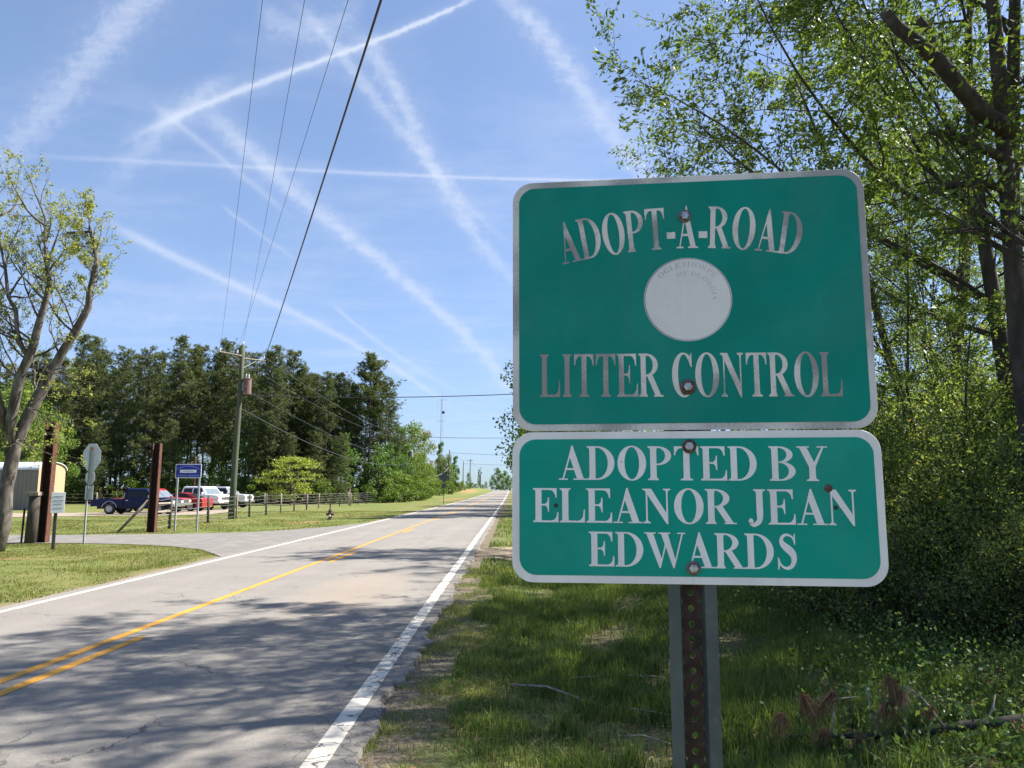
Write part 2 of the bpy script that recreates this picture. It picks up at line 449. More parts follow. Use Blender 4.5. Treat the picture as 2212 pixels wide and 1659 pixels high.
# ground
def ground_material():
    m = bpy.data.materials.new("ground_grass")
    m.use_nodes = True
    N = NT(m.node_tree)
    b = N.n["Principled BSDF"]
    b.inputs["Roughness"].default_value = .95
    b.inputs["Specular IOR Level"].default_value = .15
    g = N.add("ShaderNodeNewGeometry"); pos = g.outputs["Position"]
    sp = N.add("ShaderNodeSeparateXYZ"); N.l.new(pos, sp.inputs[0])
    x, y, z = sp.outputs
    big = N.noise(pos, .16, 5, .6)
    mid = N.noise(pos, 1.3, 5, .65)
    fin = N.noise(pos, 22, 4, .7)
    mow = N.add("ShaderNodeMapping"); mow.inputs["Scale"].default_value = (.9, .07, 1)
    N.l.new(pos, mow.inputs[0])
    mown = N.noise(mow.outputs[0], 1.0, 3, .6)
    c = N.mix(N.sstep(big, .36, .62), (.14, .175, .040), (.215, .20, .068))
    c = N.mix(N.m("MULTIPLY", N.sstep(mid, .42, .62), .55), c, (.085, .14, .03))
    c = N.mix(N.m("MULTIPLY", N.sstep(mown, .48, .66), .6), c, (.235, .195, .088))
    c = N.mix(N.m("MULTIPLY", N.sstep(fin, .42, .62), .6), c, (.045, .075, .02))
    # bare soil along the pavement edge and in the woodland floor on the right
    wob = N.m("MULTIPLY_ADD", mid, 1.2, -.6)
    ed = N.m("ADD", x, wob)
    soil = N.m("MULTIPLY", N.sstep(ed, -1.6, -1.2), N.m("SUBTRACT", 1.0, N.sstep(ed, -.95, -.10)))
    soilc = N.mix(N.sstep(fin, .35, .6), (.27, .215, .165), (.13, .10, .075))
    c = N.mix(N.m("MULTIPLY", soil, .92), c, soilc)
    lf = N.m("ADD", x, N.m("MULTIPLY", wob, .6))
    soil2 = N.m("MULTIPLY", N.sstep(lf, -7.75, -7.45), N.m("SUBTRACT", 1.0, N.sstep(x, -7.0, -6.8)))
    c = N.mix(N.m("MULTIPLY", soil2, .8), c, (.24, .19, .13))
    wood = N.m("MULTIPLY", N.sstep(N.m("ADD", x, wob), -.1, 1.2), N.m("SUBTRACT", 1.0, N.sstep(y, 20, 26)))
    woodc = N.mix(N.sstep(mid, .35, .6), (.13, .105, .068), (.08, .085, .04))
    c = N.mix(N.m("MULTIPLY", wood, .8), c, woodc)
    # dirt pull-off on the right, red clay cut on the far bank
    ax = N.m("DIVIDE", N.m("SUBTRACT", x, 1.6), 3.0)
    ay = N.m("DIVIDE", N.m("SUBTRACT", y, 21.5), 2.6)
    rr = N.m("ADD", N.m("ADD", N.m("MULTIPLY", ax, ax), N.m("MULTIPLY", ay, ay)), wob)
    c = N.mix(N.m("MULTIPLY", N.m("SUBTRACT", 1.0, N.sstep(rr, .6, 1.25)), .9), c, N.mix(N.sstep(mid, .4, .6), (.33, .26, .19), (.22, .165, .115)))
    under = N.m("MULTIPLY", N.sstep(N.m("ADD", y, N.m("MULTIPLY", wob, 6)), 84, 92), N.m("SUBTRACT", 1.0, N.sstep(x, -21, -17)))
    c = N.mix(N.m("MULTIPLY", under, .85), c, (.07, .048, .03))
    for cx_, cy_, rx_, ry_ in ((-9.6, 128, 1.8, 16), (-13.0, 235, 2.4, 40), (-19, 45.5, 2.2, 1.1), (-10.6, 40, .9, 2.4), (-12.7, 19.5, .9, .5)):
        ax = N.m("DIVIDE", N.m("SUBTRACT", x, cx_), rx_)
        ay = N.m("DIVIDE", N.m("SUBTRACT", y, cy_), ry_)
        rr = N.m("ADD", N.m("ADD", N.m("MULTIPLY", ax, ax), N.m("MULTIPLY", ay, ay)), wob)
        c = N.mix(N.m("MULTIPLY", N.m("SUBTRACT", 1.0, N.sstep(rr, .3, 1.3)), .55), c, (.30, .17, .085))
    N.l.new(c, b.inputs["Base Color"])
    bn = N.add("ShaderNodeBump"); bn.inputs["Strength"].default_value = .9; bn.inputs["Distance"].default_value = .06
    N.l.new(N.m("ADD", N.m("MULTIPLY", fin, .7), mid), bn.inputs["Height"]); N.l.new(bn.outputs[0], b.inputs["Normal"])
    MATS["ground_grass"] = m
ground_material()

# ------------------------------------------------------------------ mesh helpers
def norm(v):
    v = np.asarray(v, float)
    n = np.linalg.norm(v)
    return v / n if n > 1e-9 else np.array([0, 0, 1.0])

class MB:
    def __init__(s):
        s.v, s.f = [], []
    def add(s, vs, fs):
        o = len(s.v)
        s.v.extend([tuple(float(c) for c in p) for p in vs])
        s.f.extend([tuple(i + o for i in f) for f in fs])
        return s
    def box(s, c, d, rz=0.0):
        x, y, z = (k * .5 for k in d)
        P = [(-x, -y, -z), (x, -y, -z), (x, y, -z), (-x, y, -z), (-x, -y, z), (x, -y, z), (x, y, z), (-x, y, z)]
        ca, sa = math.cos(rz), math.sin(rz)
        P = [(c[0] + a * ca - b * sa, c[1] + a * sa + b * ca, c[2] + e) for a, b, e in P]
        return s.add(P, [(0, 3, 2, 1), (4, 5, 6, 7), (0, 1, 5, 4), (1, 2, 6, 5), (2, 3, 7, 6), (3, 0, 4, 7)])
    def tube(s, pts, rad, n=6, cap=True):
        pts = [np.asarray(p, float) for p in pts]
        k = len(pts)
        if not hasattr(rad, "__len__"):
            rad = [rad] * k
        vs, fs = [], []
        ref = None
        for i in range(k):
            t = norm(pts[min(i + 1, k - 1)] - pts[max(i - 1, 0)])
            if ref is None:
                ref = np.array([1, 0, 0]) if abs(t[0]) < .8 else np.array([0, 1, 0])
            a = norm(ref - t * (ref @ t)); b = np.cross(t, a); ref = a
            for j in range(n):
                an = 2 * math.pi * j / n
                vs.append(pts[i] + (a * math.cos(an) + b * math.sin(an)) * rad[i])
        for i in range(k - 1):
            for j in range(n):
                fs.append((i * n + j, i * n + (j + 1) % n, (i + 1) * n + (j + 1) % n, (i + 1) * n + j))
        if cap:
            fs.append(tuple(range(n - 1, -1, -1)))
            fs.append(tuple(range((k - 1) * n, k * n)))
        return s.add(vs, fs)
    def prism_y(s, prof, y0, y1, inset=0.0):
        n = len(prof)
        vs = [(x, y0, z) for x, z in prof] + [(x, y1, z) for x, z in prof]
        fs = [tuple(range(n)), tuple(range(2 * n - 1, n - 1, -1))]
        for i in range(n):
            j = (i + 1) % n
            fs.append((i, i + n, j + n, j))
        return s.add(vs, fs)
    def prism_z(s, poly, z0, z1):
        n = len(poly)
        vs = [(x, y, z0) for x, y in poly] + [(x, y, z1) for x, y in poly]
        fs = [tuple(range(n - 1, -1, -1)), tuple(range(n, 2 * n))]
        for i in range(n):
            j = (i + 1) % n
            fs.append((i, j, j + n, i + n))
        return s.add(vs, fs)
    def lathe(s, prof, n=12, c=(0, 0, 0), axis="z"):
        vs, fs = [], []
        k = len(prof)
        for r, z in prof:
            for j in range(n):
                an = 2 * math.pi * j / n
                p = (r * math.cos(an), r * math.sin(an), z)
                if axis == "y":
                    p = (p[0], p[2], p[1])
                elif axis == "x":
                    p = (p[2], p[0], p[1])
                vs.append((c[0] + p[0], c[1] + p[1], c[2] + p[2]))
        for i in range(k - 1):
            for j in range(n):
                fs.append((i * n + j, i * n + (j + 1) % n, (i + 1) * n + (j + 1) % n, (i + 1) * n + j))
        fs.append(tuple(range(n - 1, -1, -1)))
        fs.append(tuple(range((k - 1) * n, k * n)))
        return s.add(vs, fs)
    def mesh(s, name, smooth=False):
        me = bpy.data.meshes.new(name)
        me.from_pydata(s.v, [], s.f)
        if smooth:
            me.polygons.foreach_set("use_smooth", [True] * len(me.polygons))
        me.update()
        return me
    def build(s, name, m, parent=None, smooth=False, loc=None, bevel=0, rz=None):
        return link(name, s.mesh(name, smooth), m, parent, loc, bevel, rz)

def link(name, me, m, parent=None, loc=None, bevel=0, rz=None):
    if m is not None and len(me.materials) == 0:
        me.materials.append(MATS[m] if isinstance(m, str) else m)
    o = bpy.data.objects.new(name, me)
    col.objects.link(o)
    if parent is not None:
        o.parent = parent
    if loc is not None:
        o.location = loc
    if rz is not None:
        o.rotation_euler = (0, 0, rz)
    if bevel:
        bm_ = o.modifiers.new("bevel", "BEVEL")
        bm_.width = bevel; bm_.segments = 2; bm_.limit_method = "ANGLE"; bm_.angle_limit = R(28)
        me.polygons.foreach_set("use_smooth", [True] * len(me.polygons))
        try:
            me.set_sharp_from_angle(angle=R(35))
        except Exception:
            pass
    return o

def tag(o, label=None, cat=None, group=None, kind=None):
    for k, v in (("label", label), ("category", cat), ("group", group), ("kind", kind)):
        if v:
            o[k] = v
    return o

def thing(name, label, cat, loc=(0, 0, 0), rz=0.0, group=None):
    o = bpy.data.objects.new(name, None)
    o.empty_display_size = .2
    col.objects.link(o)
    o.location = loc
    o.rotation_euler = (0, 0, rz)
    return tag(o, label, cat, group)

def copy_tree(o, parent=None):
    c = o.copy()
    col.objects.link(c)
    c.parent = parent
    for ch in list(o.children):
        copy_tree(ch, c)
    return c

def quads_mesh(name, V, nper, smooth=False, rnd=None, tri=False):
    """V: (n, nper, 3) array of polygons -> mesh with per-face rnd attribute"""
    V = np.asarray(V, np.float32)
    n = V.shape[0]
    me = bpy.data.meshes.new(name)
    me.vertices.add(n * nper)
    me.vertices.foreach_set("co", V.reshape(-1))
    me.loops.add(n * nper)
    me.loops.foreach_set("vertex_index", np.arange(n * nper, dtype=np.int32))
    me.polygons.add(n)
    me.polygons.foreach_set("loop_start", np.arange(0, n * nper, nper, dtype=np.int32))
    me.polygons.foreach_set("loop_total", np.full(n, nper, dtype=np.int32))
    me.update(calc_edges=True)
    a = me.attributes.new("rnd", "FLOAT", "FACE")
    if rnd is None:
        rnd = np.random.RandomState(n).rand(n)
    a.data.foreach_set("value", np.asarray(rnd, np.float32))
    return me

def leaves(rs, C, size, wr=.45, droop=.25, dirs=None):
    """kite leaves at centres C (n,3)"""
    n = len(C)
    if dirs is None:
        d = rs.normal(0, 1, (n, 3))
    else:
        d = dirs + rs.normal(0, .55, (n, 3))
    d[:, 2] -= droop
    d /= np.linalg.norm(d, axis=1)[:, None] + 1e-9
    s = rs.normal(0, 1, (n, 3))
    s -= d * np.sum(s * d, axis=1)[:, None]
    s /= np.linalg.norm(s, axis=1)[:, None] + 1e-9
    nn = np.cross(d, s)
    L = (size * rs.uniform(.6, 1.25, n))[:, None]
    w = L * wr * .5
    b = C - d * L * .5
    t = C + d * L * .5 + nn * L * -.12
    l = C - d * L * .05 + s * w + nn * L * .06
    r = C - d * L * .05 - s * w + nn * L * .06
    return np.stack([b, r, t, l], axis=1)

# ------------------------------------------------------------------ terrain
def sst(a, b, x):
    t = np.clip((np.asarray(x, float) - a) / (b - a), 0, 1)
    return t * t * (3 - 2 * t)

def road_z(y):
    y = np.asarray(y, float)
    up = 1.1 * sst(70, 400, y)
    return up - .016 * np.maximum(y - 400, 0) ** 1.02 * (y > 400)

def gz(x, y):
    x = np.asarray(x, float); y = np.asarray(y, float)
    z = road_z(np.minimum(y, 700))
    z = z + 1.35 * sst(-8.5, -16, x) * sst(115, 270, y)
    z = z + 1.0 * sst(1, 9, x) * sst(60, 200, y)
    z = z + .40 * sst(3.2, 10, x) * (1 - sst(30, 60, y)) - .10 * np.exp(-((x - 1.2) / 1.2) ** 2) * (1 - sst(25, 45, y))
    z = z - .22 * np.exp(-((x + 8.9) / .7) ** 2) * np.exp(-((y - 18.6) / 1.6) ** 2)
    z = z - .07 * sst(-7.25, -7.05, x) * (1 - sst(-1.15, -.95, x))
    return z

def grid_axis(segs):
    out = [segs[0][0]]
    for a, b, st in segs:
        n = max(1, int(round((b - a) / st)))
        out += list(np.linspace(a, b, n + 1)[1:])
    return np.array(out)

gx = grid_axis([(-900, -200, 70), (-200, -60, 14), (-60, -20, 2.5), (-20, -10, .7), (-10, -7.3, .27), (-7.3, -7.0, .1), (-7.0, -1.2, 1.0), (-1.2, -.9, .1), (-.9, 6, .3), (6, 20, 1.0), (20, 60, 4), (60, 200, 14), (200, 900, 70)])
gy = grid_axis([(-120, -20, 10), (-20, 2, 2), (2, 30, .4), (30, 60, 1.0), (60, 130, 3), (130, 420, 8), (420, 700, 20), (700, 2500, 150)])
XX, YY = np.meshgrid(gx, gy)
rs = np.random.RandomState(3)
ZZ = gz(XX, YY) + rs.normal(0, .012, XX.shape) * ((XX > -.6) & (XX < 20) & (YY < 40))
nx, ny = len(gx), len(gy)
vs = np.stack([XX, YY, ZZ], -1).reshape(-1, 3)
idx = np.arange(nx * ny).reshape(ny, nx)
fs = np.stack([idx[:-1, :-1], idx[:-1, 1:], idx[1:, 1:], idx[1:, :-1]], -1).reshape(-1, 4)
me = bpy.data.meshes.new("ground")
me.from_pydata(vs.tolist(), [], fs.tolist())
me.polygons.foreach_set("use_smooth", [True] * len(me.polygons))
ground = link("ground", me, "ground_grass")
tag(ground, "mown grass verge and woodland floor around the road", "ground", kind="structure")

# road sheet with a ragged right edge
def strip(name, xl, xr, ys, lift, m, parent=None, skirt=.0):
    vs, fs = [], []
    for i, y in enumerate(ys):
        a = xl(y) if callable(xl) else xl
        b = xr(y) if callable(xr) else xr
        z = float(road_z(y)) + lift
        row = [(a - (.03 if skirt else 0), y, z - skirt), (a, y, z), (b, y, z), (b + (.03 if skirt else 0), y, z - skirt)] if skirt else [(a, y, z), (b, y, z)]
        vs += row
    k = 4 if skirt else 2
    for i in range(len(ys) - 1):
        for j in range(k - 1):
            fs.append((i * k + j, i * k + j + 1, (i + 1) * k + j + 1, (i + 1) * k + j))
    mb = MB().add(vs, fs)
    return mb.build(name, m, parent)

yr = np.concatenate([np.arange(-20, 3, 1.0), np.arange(3, 20, .12), np.arange(20, 60, 1.0), np.arange(60, 420, 6.0), np.arange(420, 640, 15.0)])
rj = np.random.RandomState(5)
jitR = {round(float(y), 3): float(rj.normal(0, .028)) for y in yr}
def edge_r(y):
    return -.98 + .05 * math.sin(y * 1.7) + .03 * math.sin(y * 4.3 + 1) + (jitR.get(round(float(y), 3), 0) if y < 20 else 0)
def edge_l(y):
    return -7.30 + .03 * math.sin(y * .9) + .02 * math.sin(y * 2.3)
road = strip("road", edge_l, edge_r, yr, .030, "asphalt", skirt=.08)
tag(road, "two lane asphalt country road running to the crest", "road", kind="structure")
yline = np.concatenate([np.arange(-20, 60, 1.0), np.arange(60, 640, 6.0)])
strip("edge_line", -1.285, -1.135, yline, .034, "edge_line_cracked", road)
strip("edge_line", -7.09, -6.975, yline, .034, "line_white", road)
strip("centre_line", -4.545, -4.43, yline, .034, "line_yellow", road)
for k in range(-1, 40):
    y0 = 6.05 + 12.19 * k
    if y0 > 440:
        break
    strip("dashed_line", -4.275, -4.16, np.linspace(y0, y0 + 3.05, 4), .034, "line_yellow", road)

# side road and gravel lot (flat ground on that side)
def flat_sheet(name, poly, z, m, label, cat):
    mb = MB().add([(x, y, z) for x, y in poly], [tuple(range(len(poly)))])
    return tag(mb.build(name, m), label, cat, kind="structure")
side_poly = [(-7.2, 19.6), (-7.9, 20.8), (-8.8, 22.2), (-10.2, 23.5), (-12, 24.4), (-14, 24.9), (-16.5, 24.8), (-20, 24.6), (-20, 29.0), (-17, 29.2), (-15, 29.5), (-12.5, 30.0), (-10.5, 31.2), (-9.2, 33.2), (-8.2, 36), (-7.6, 39), (-7.2, 42.5)]
flat_sheet("side_road", side_poly, .016, "side_asphalt", "short asphalt side road joining the main road", "road")
lot_poly = [(-19.8, 24.4), (-32, 24), (-60, 30), (-60, 55), (-44, 55), (-33, 55.6), (-29.5, 58), (-29.5, 67), (-24, 67.5), (-22, 63), (-21, 57), (-20.5, 53), (-22.5, 51.3), (-27, 50.2), (-31, 47.5), (-31, 40), (-25, 33), (-21, 30.4), (-19.8, 29.2)]
flat_sheet("gravel_lot", lot_poly, .022, "gravel", "tan gravel lot and drive behind the wire fence", "ground")

# ------------------------------------------------------------------ lettering (bold serif capitals, cap height 1)
SW, TH, SH = .225, .058, .038
def _stem(x, w=SW, sl=.09, sr=.09, bot=True, top=True, y0=0.0, y1=1.0):
    h, k = SH, .065
    P = []
    if bot:
        P += [(x - sl, y0), (x + w + sr, y0), (x + w + sr, y0 + h)]
        P += [(x + w + min(.03, sr), y0 + h + .01), (x + w, y0 + h + k)] if sr > 0 else []
    else:
        P += [(x, y0), (x + w, y0)]
    if top:
        P += [(x + w, y1 - h - k), (x + w + min(.03, sr), y1 - h - .01)] if sr > 0 else []
        P += [(x + w + sr, y1 - h), (x + w + sr, y1), (x - sl, y1), (x - sl, y1 - h)]
        P += [(x - min(.03, sl), y1 - h - .01), (x, y1 - h - k)] if sl > 0 else []
    else:
        P += [(x + w, y1), (x, y1)]
    if bot and sl > 0:
        P += [(x, y0 + h + k), (x - min(.03, sl), y0 + h + .01), (x - sl, y0 + h)]
    out = [P[0]]
    for p in P[1:]:
        if abs(p[0] - out[-1][0]) + abs(p[1] - out[-1][1]) > 1e-6:
            out.append(p)
    return [out]
def _ring(cx, cy, rx, ry, tx, ty, a0, a1, n=28, ofs=0.0):
    out = []
    for i in range(n):
        qs = []
        for a in (a0 + (a1 - a0) * i / n, a0 + (a1 - a0) * (i + 1) / n):
            c, s_ = math.cos(a), math.sin(a)
            qs.append(((cx + rx * c, cy + ry * s_), (cx + ofs + (rx - tx) * c, cy + (ry - ty) * s_)))
        out.append([qs[0][0], qs[1][0], qs[1][1], qs[0][1]])
    return out
def _bowl(xs, xe, y0, y1, tx=.22, ty=.045):
    cy, ry = (y0 + y1) / 2, (y1 - y0) / 2
    rx = (xe - xs) * .80
    cx = xe - rx
    return _ring(cx, cy, rx, ry, tx, ty, -math.pi / 2, math.pi / 2, 20) + [[(xs, y0), (cx, y0), (cx, y0 + ty), (xs, y0 + ty)], [(xs, y1 - ty), (cx, y1 - ty), (cx, y1), (xs, y1)]]
def _rect(x0, y0, x1, y1):
    return [[(x0, y0), (x1, y0), (x1, y1), (x0, y1)]]
def _dropr(x, y=1.0, d=-1, l=.28):
    return [[(x, y), (x - .30, y), (x - .30, y + d * .045), (x - .16, y + d * .075), (x - .075, y + d * .16), (x - .04, y + d * l), (x, y + d * l)][::(1 if d > 0 else -1)]]
def _foot(x0, x1, y=0.0):
    return _rect(x0, y, x1, y + SH)
def _arc_stroke(pts, ws):
    out = []
    L, Rr = [], []
    for i, (x, y) in enumerate(pts):
        a = pts[max(0, i - 1)]; b = pts[min(len(pts) - 1, i + 1)]
        tx, ty = b[0] - a[0], b[1] - a[1]
        n = math.hypot(tx, ty) or 1
        L.append((x - ty / n * ws[i] / 2, y + tx / n * ws[i] / 2)); Rr.append((x + ty / n * ws[i] / 2, y - tx / n * ws[i] / 2))
    for i in range(len(pts) - 1):
        out.append([Rr[i], Rr[i + 1], L[i + 1], L[i]])
    return out
def _catmull(P, n=6):
    P = [np.array(p, float) for p in P]
    P = [2 * P[0] - P[1]] + P + [2 * P[-1] - P[-2]]
    out = []
    for i in range(1, len(P) - 2):
        for k in range(n):
            t = k / n
            out.append(tuple(.5 * ((2 * P[i]) + (-P[i - 1] + P[i + 1]) * t + (2 * P[i - 1] - 5 * P[i] + 4 * P[i + 1] - P[i + 2]) * t * t + (-P[i - 1] + 3 * P[i] - 3 * P[i + 1] + P[i + 2]) * t ** 3)))
    out.append(tuple(P[-2]))
    return out
def _S():
    P = _catmull([(.66, .80), (.60, .91), (.45, .975), (.30, .95), (.22, .85), (.24, .74), (.36, .63), (.52, .52), (.62, .40), (.63, .24), (.55, .10), (.40, .035), (.25, .07), (.15, .17), (.10, .30)], 4)
    n = len(P)
    ws = [.045 + .16 * math.exp(-((i / (n - 1) - .5) / .21) ** 2) + .03 * math.sin(math.pi * i / (n - 1)) for i in range(n)]
    return _arc_stroke(P, ws) + [[(.66, .70), (.70, .70), (.70, 1.01), (.67, 1.01), (.63, .88)]] + [[(.07, .34), (.10, .34), (.15, .12), (.10, -.01), (.07, -.01)]]
def _J():
    P = _catmull([(.465, .32), (.46, .18), (.42, .08), (.34, .02), (.24, -.02), (.15, 0.01), (.105, .07)], 4)
    ws = list(np.linspace(.225, .05, len(P)))
    return _stem(.3525, SW, .09, .09, False, True, .31, 1) + _arc_stroke(P, ws) + _ring(.15, .085, .085, .085, .084, .084, 0, 2 * math.pi, 12)
def _C(g=False):
    r = _ring(.56, .5, .51, .517, .245, .045, R(48), R(318 if not g else 305), 40, .02)
    r += [[(.88, .68), (.925, .68), (.925, 1.0), (.895, 1.0), (.84, .90), (.78, .84)]]
    if g:
        r += _stem(.76, .215, .10, .08, False, True, .10, .47)
    return r
GLY = {
    "A": (1.04, [[(.68, .03), (.93, .03), (.53, 1.02), (.485, 1.02), (.39, .75)], [(.14, .03), (.20, .03), (.475, .80), (.44, .87)]] + _rect(.27, .29, .66, .345) + _foot(.01, .34) + _foot(.55, 1.04)),
    "B": (.98, _stem(.10, SW, .09, 0) + _bowl(.22, .84, .515, 1.0, .215) + _bowl(.22, .92, 0, .56, .235)),
    "C": (1.02, _C()),
    "D": (1.08, _stem(.10, SW, .09, 0) + _bowl(.22, 1.02, 0, 1, .245)),
    "E": (.98, _stem(.10, SW, .09, 0) + _rect(.2, .945, .62, 1) + _dropr(.88) + _rect(.2, .487, .56, .537) + [[(.60, .30), (.60, .73), (.565, .73), (.535, .60), (.46, .537), (.46, .487), (.535, .43), (.565, .30)][::-1]] + _rect(.2, 0, .64, .055) + _dropr(.94, 0, 1, .30)),
    "F": (.88, _stem(.10, SW, .09, .07) + _rect(.2, .945, .60, 1) + _dropr(.84) + _rect(.2, .477, .54, .527) + [[(.58, .30), (.58, .72), (.545, .72), (.51, .60), (.44, .527), (.44, .477), (.51, .42), (.545, .30)][::-1]]),
    "G": (1.12, _C(True)),
    "H": (1.15, _stem(.10) + _stem(.82) + _rect(.3, .475, .85, .53)),
    "I": (.56, _stem(.17)),
    "J": (.74, _J()),
    "L": (.96, _stem(.10, SW, .09, .08) + _rect(.2, 0, .62, .055) + _dropr(.92, 0, 1, .38)),
    "N": (1.08, _stem(.135, TH, .105, .10, True, False) + _stem(.855, TH, .10, .10, False, True) + [[(.02, 1), (.02, .965), (.10, .945), (.86, -.02), (.913, -.02), (.913, .22), (.33, 1)]]),
    "O": (1.14, _ring(.57, .5, .52, .517, .255, .042, 0, 2 * math.pi, 44)),
    "P": (.91, _stem(.10, SW, .09, .07) + _bowl(.22, .86, .44, 1, .22)),
    "R": (1.07, _stem(.10, SW, .09, .05) + _bowl(.22, .86, .47, 1, .22) + [[(.36, .50), (.60, .52), (.98, .035), (.72, .035)]] + _foot(.66, 1.08)),
    "S": (.82, _S()),
    "T": (.98, _stem(.38, SW, .11, .11, True, False, 0, .96) + _rect(.30, .945, .68, 1) + _dropr(.93, 1, -1, .27) + [[(.98 - x, y) for x, y in _dropr(.93, 1, -1, .27)[0]][::-1]]),
    "W": (1.46, [[(.06, .97), (.31, .97), (.615, .20), (.56, -.02), (.515, -.02)], [(.515, -.02), (.56, -.02), (.80, .72), (.765, .80)], [(.59, .97), (.84, .97), (1.10, .20), (1.055, -.02), (1.01, -.02)], [(1.01, -.02), (1.055, -.02), (1.39, .97), (1.33, .97)]] + _rect(-.01, .962, .40, 1) + _rect(.50, .962, .93, 1) + _rect(1.18, .962, 1.46, 1)),
    "Y": (1.05, _stem(.41, SW, .10, .10, True, False, 0, .46) + [[(.09, .97), (.35, .97), (.60, .53), (.635, .44), (.41, .40)], [(.50, .40), (.635, .40), (.94, .97), (.87, .97)]] + _rect(.0, .962, .44, 1) + _rect(.70, .962, 1.06, 1)),
    "-": (.46, _rect(.03, .24, .43, .40)),
    " ": (.36, []),
}
def lettering(text, warp, z0, tracking=.0, dz=.00006):
    """warp(x, y) maps unit text space (x in 0..1 over the whole line, y in cap heights) to the panel"""
    tot = sum(GLY[c][0] + tracking for c in text) - tracking
    mb = MB()
    x = 0.0
    for c in text:
        adv, polys = GLY[c]
        for i, p in enumerate(polys):
            q = [warp((x + a) / tot, b) for a, b in p]
            ar = sum(q[k][0] * q[(k + 1) % len(q)][1] - q[(k + 1) % len(q)][0] * q[k][1] for k in range(len(q)))
            if ar < 0:
                q = q[::-1]
            zz = z0 + dz * (i % 7 if len(polys) < 9 else (0 if len(p) == 4 and i < len(polys) - 2 else i % 5 + 1))
            mb.add([(a, -zz, b) for a, b in q], [tuple(range(len(q)))])
        x += adv + tracking
    return mb

# ------------------------------------------------------------------ the adopt-a-road sign
SIGN_A = R(6.5)
SIGN_D = 1.307
def view_ray(x, y):
    u = (x - 1106.0) / 2212.0 / F_PX
    w = -(y - 829.5) / 2212.0 / F_PX
    c, s = math.cos(PITCH), math.sin(PITCH)
    return np.array([u, c - w * s, s + w * c])
r0 = view_ray(1490, 900)
SP = r0 * (SIGN_D / r0[1])
e_u = np.array([math.cos(SIGN_A), -math.sin(SIGN_A), 0]); e_n = np.array([-math.sin(SIGN_A), -math.cos(SIGN_A), 0])
def suv(x, y):
    """photo pixel (2212 view) -> coordinates on the sign panel"""
    d = view_ray(x, y)
    q = d * (SP @ e_n) / (d @ e_n) - SP
    return float(q @ e_u), float(q[2])
K = .7007 * 2212 / 4032
def c3(x, y): return suv(2000 * 2212 / 4032 + x * K, 640 * 2212 / 4032 + y * K)
def c4(x, y): return suv(2000 * 2212 / 4032 + x * K, 1640 * 2212 / 4032 + y * K)

def rrect(x0, z0, x1, z1, r, n=8):
    P = []
    for cx, cz, a in ((x1 - r, z0 + r, -90), (x1 - r, z1 - r, 0), (x0 + r, z1 - r, 90), (x0 + r, z0 + r, 180)):
        for i in range(n + 1):
            t = R(a + 90 * i / n)
            P.append((cx + r * math.cos(t), cz + r * math.sin(t)))
    return P
sign_base_z = float(gz(SP[0], SP[1]))
sign = thing("road_sign", "green adopt-a-road sign of two stacked panels on a perforated steel post", "sign",
             (SP[0], SP[1], sign_base_z), -SIGN_A)
ZO = SP[2] + CAM_H - sign_base_z          # panel coordinate origin height above the base
def spt(p): return (p[0], p[1] + ZO)
def panel(name, x0, z0, x1, z1, r, border, m_border, m_green, label):
    p = MB().prism_y([(a, b + ZO) for a, b in rrect(x0, z0, x1, z1, r)], 0.0, .0025).build(name, m_border, sign, bevel=.0006)
    tag(p, label)
    inner = rrect(x0 + border, z0 + border, x1 - border, z1 - border, max(.008, r - border * .6))
    MB().add([(a, -.0006, b + ZO) for a, b in inner], [tuple(range(len(inner)))]).build("green_face", m_green, p)
    return p
sx = .871
upper = panel("upper_panel", -.3035, -.0225, .307, .4295, .036, .0115, "sign_border_worn", "sign_green", "green upper panel with worn grey border reading ADOPT-A-ROAD LITTER CONTROL")
lower = panel("lower_panel", -.3045, -.279, .308, -.0245, .036, .0125, "sign_border", "sign_green_fresh", "green lower panel with clean white border reading ADOPTED BY ELEANOR JEAN EDWARDS")

def line_on(text, bl, br, tl, parent, m, cf, z=.0010, name="lettering"):
    a, b, t = cf(*bl), cf(*br), cf(*tl)
    cap = t[1] - a[1]
    def warp(x, y):
        return (a[0] + (b[0] - a[0]) * x, a[1] + (b[1] - a[1]) * x + cap * y + ZO)
    return lettering(text, warp, z).build(name, m, parent)
line_on("LITTER CONTROL", (180, 1318), (1888, 1314), (180, 1079), upper, "sign_letter_worn", c3)
line_on("ADOPTED BY", (285, 355), (1800, 363), (285, 167), lower, "sign_letter", c4)
line_on("ELEANOR JEAN", (140, 593), (1978, 612), (140, 402), lower, "sign_letter", c4)
line_on("EDWARDS", (455, 840), (1640, 861), (455, 646), lower, "sign_letter", c4)
# arched top line
pL, pR, pM = c3(318, 577), c3(1650, 524), c3(1000, 482)
half = (pR[0] - pL[0]) / 2
sag = pM[1] - (pL[1] + pR[1]) / 2
RA = (half * half + sag * sag) / (2 * sag)
capA = c3(1000, 249)[1] - c3(1000, 482)[1]
tiltA = math.atan2(pR[1] - pL[1], pR[0] - pL[0])
ccx, ccz = (pL[0] + pR[0]) / 2, pM[1] - RA
amax = math.asin(half / RA)
def warp_arch(x, y):
    a = (x * 2 - 1) * amax - tiltA * .5
    r_ = RA + capA * y
    return (ccx + r_ * math.sin(a), ccz + r_ * math.cos(a) + ZO)
lettering("ADOPT-A-ROAD", warp_arch, .0010).build("lettering", "sign_letter_worn", upper)
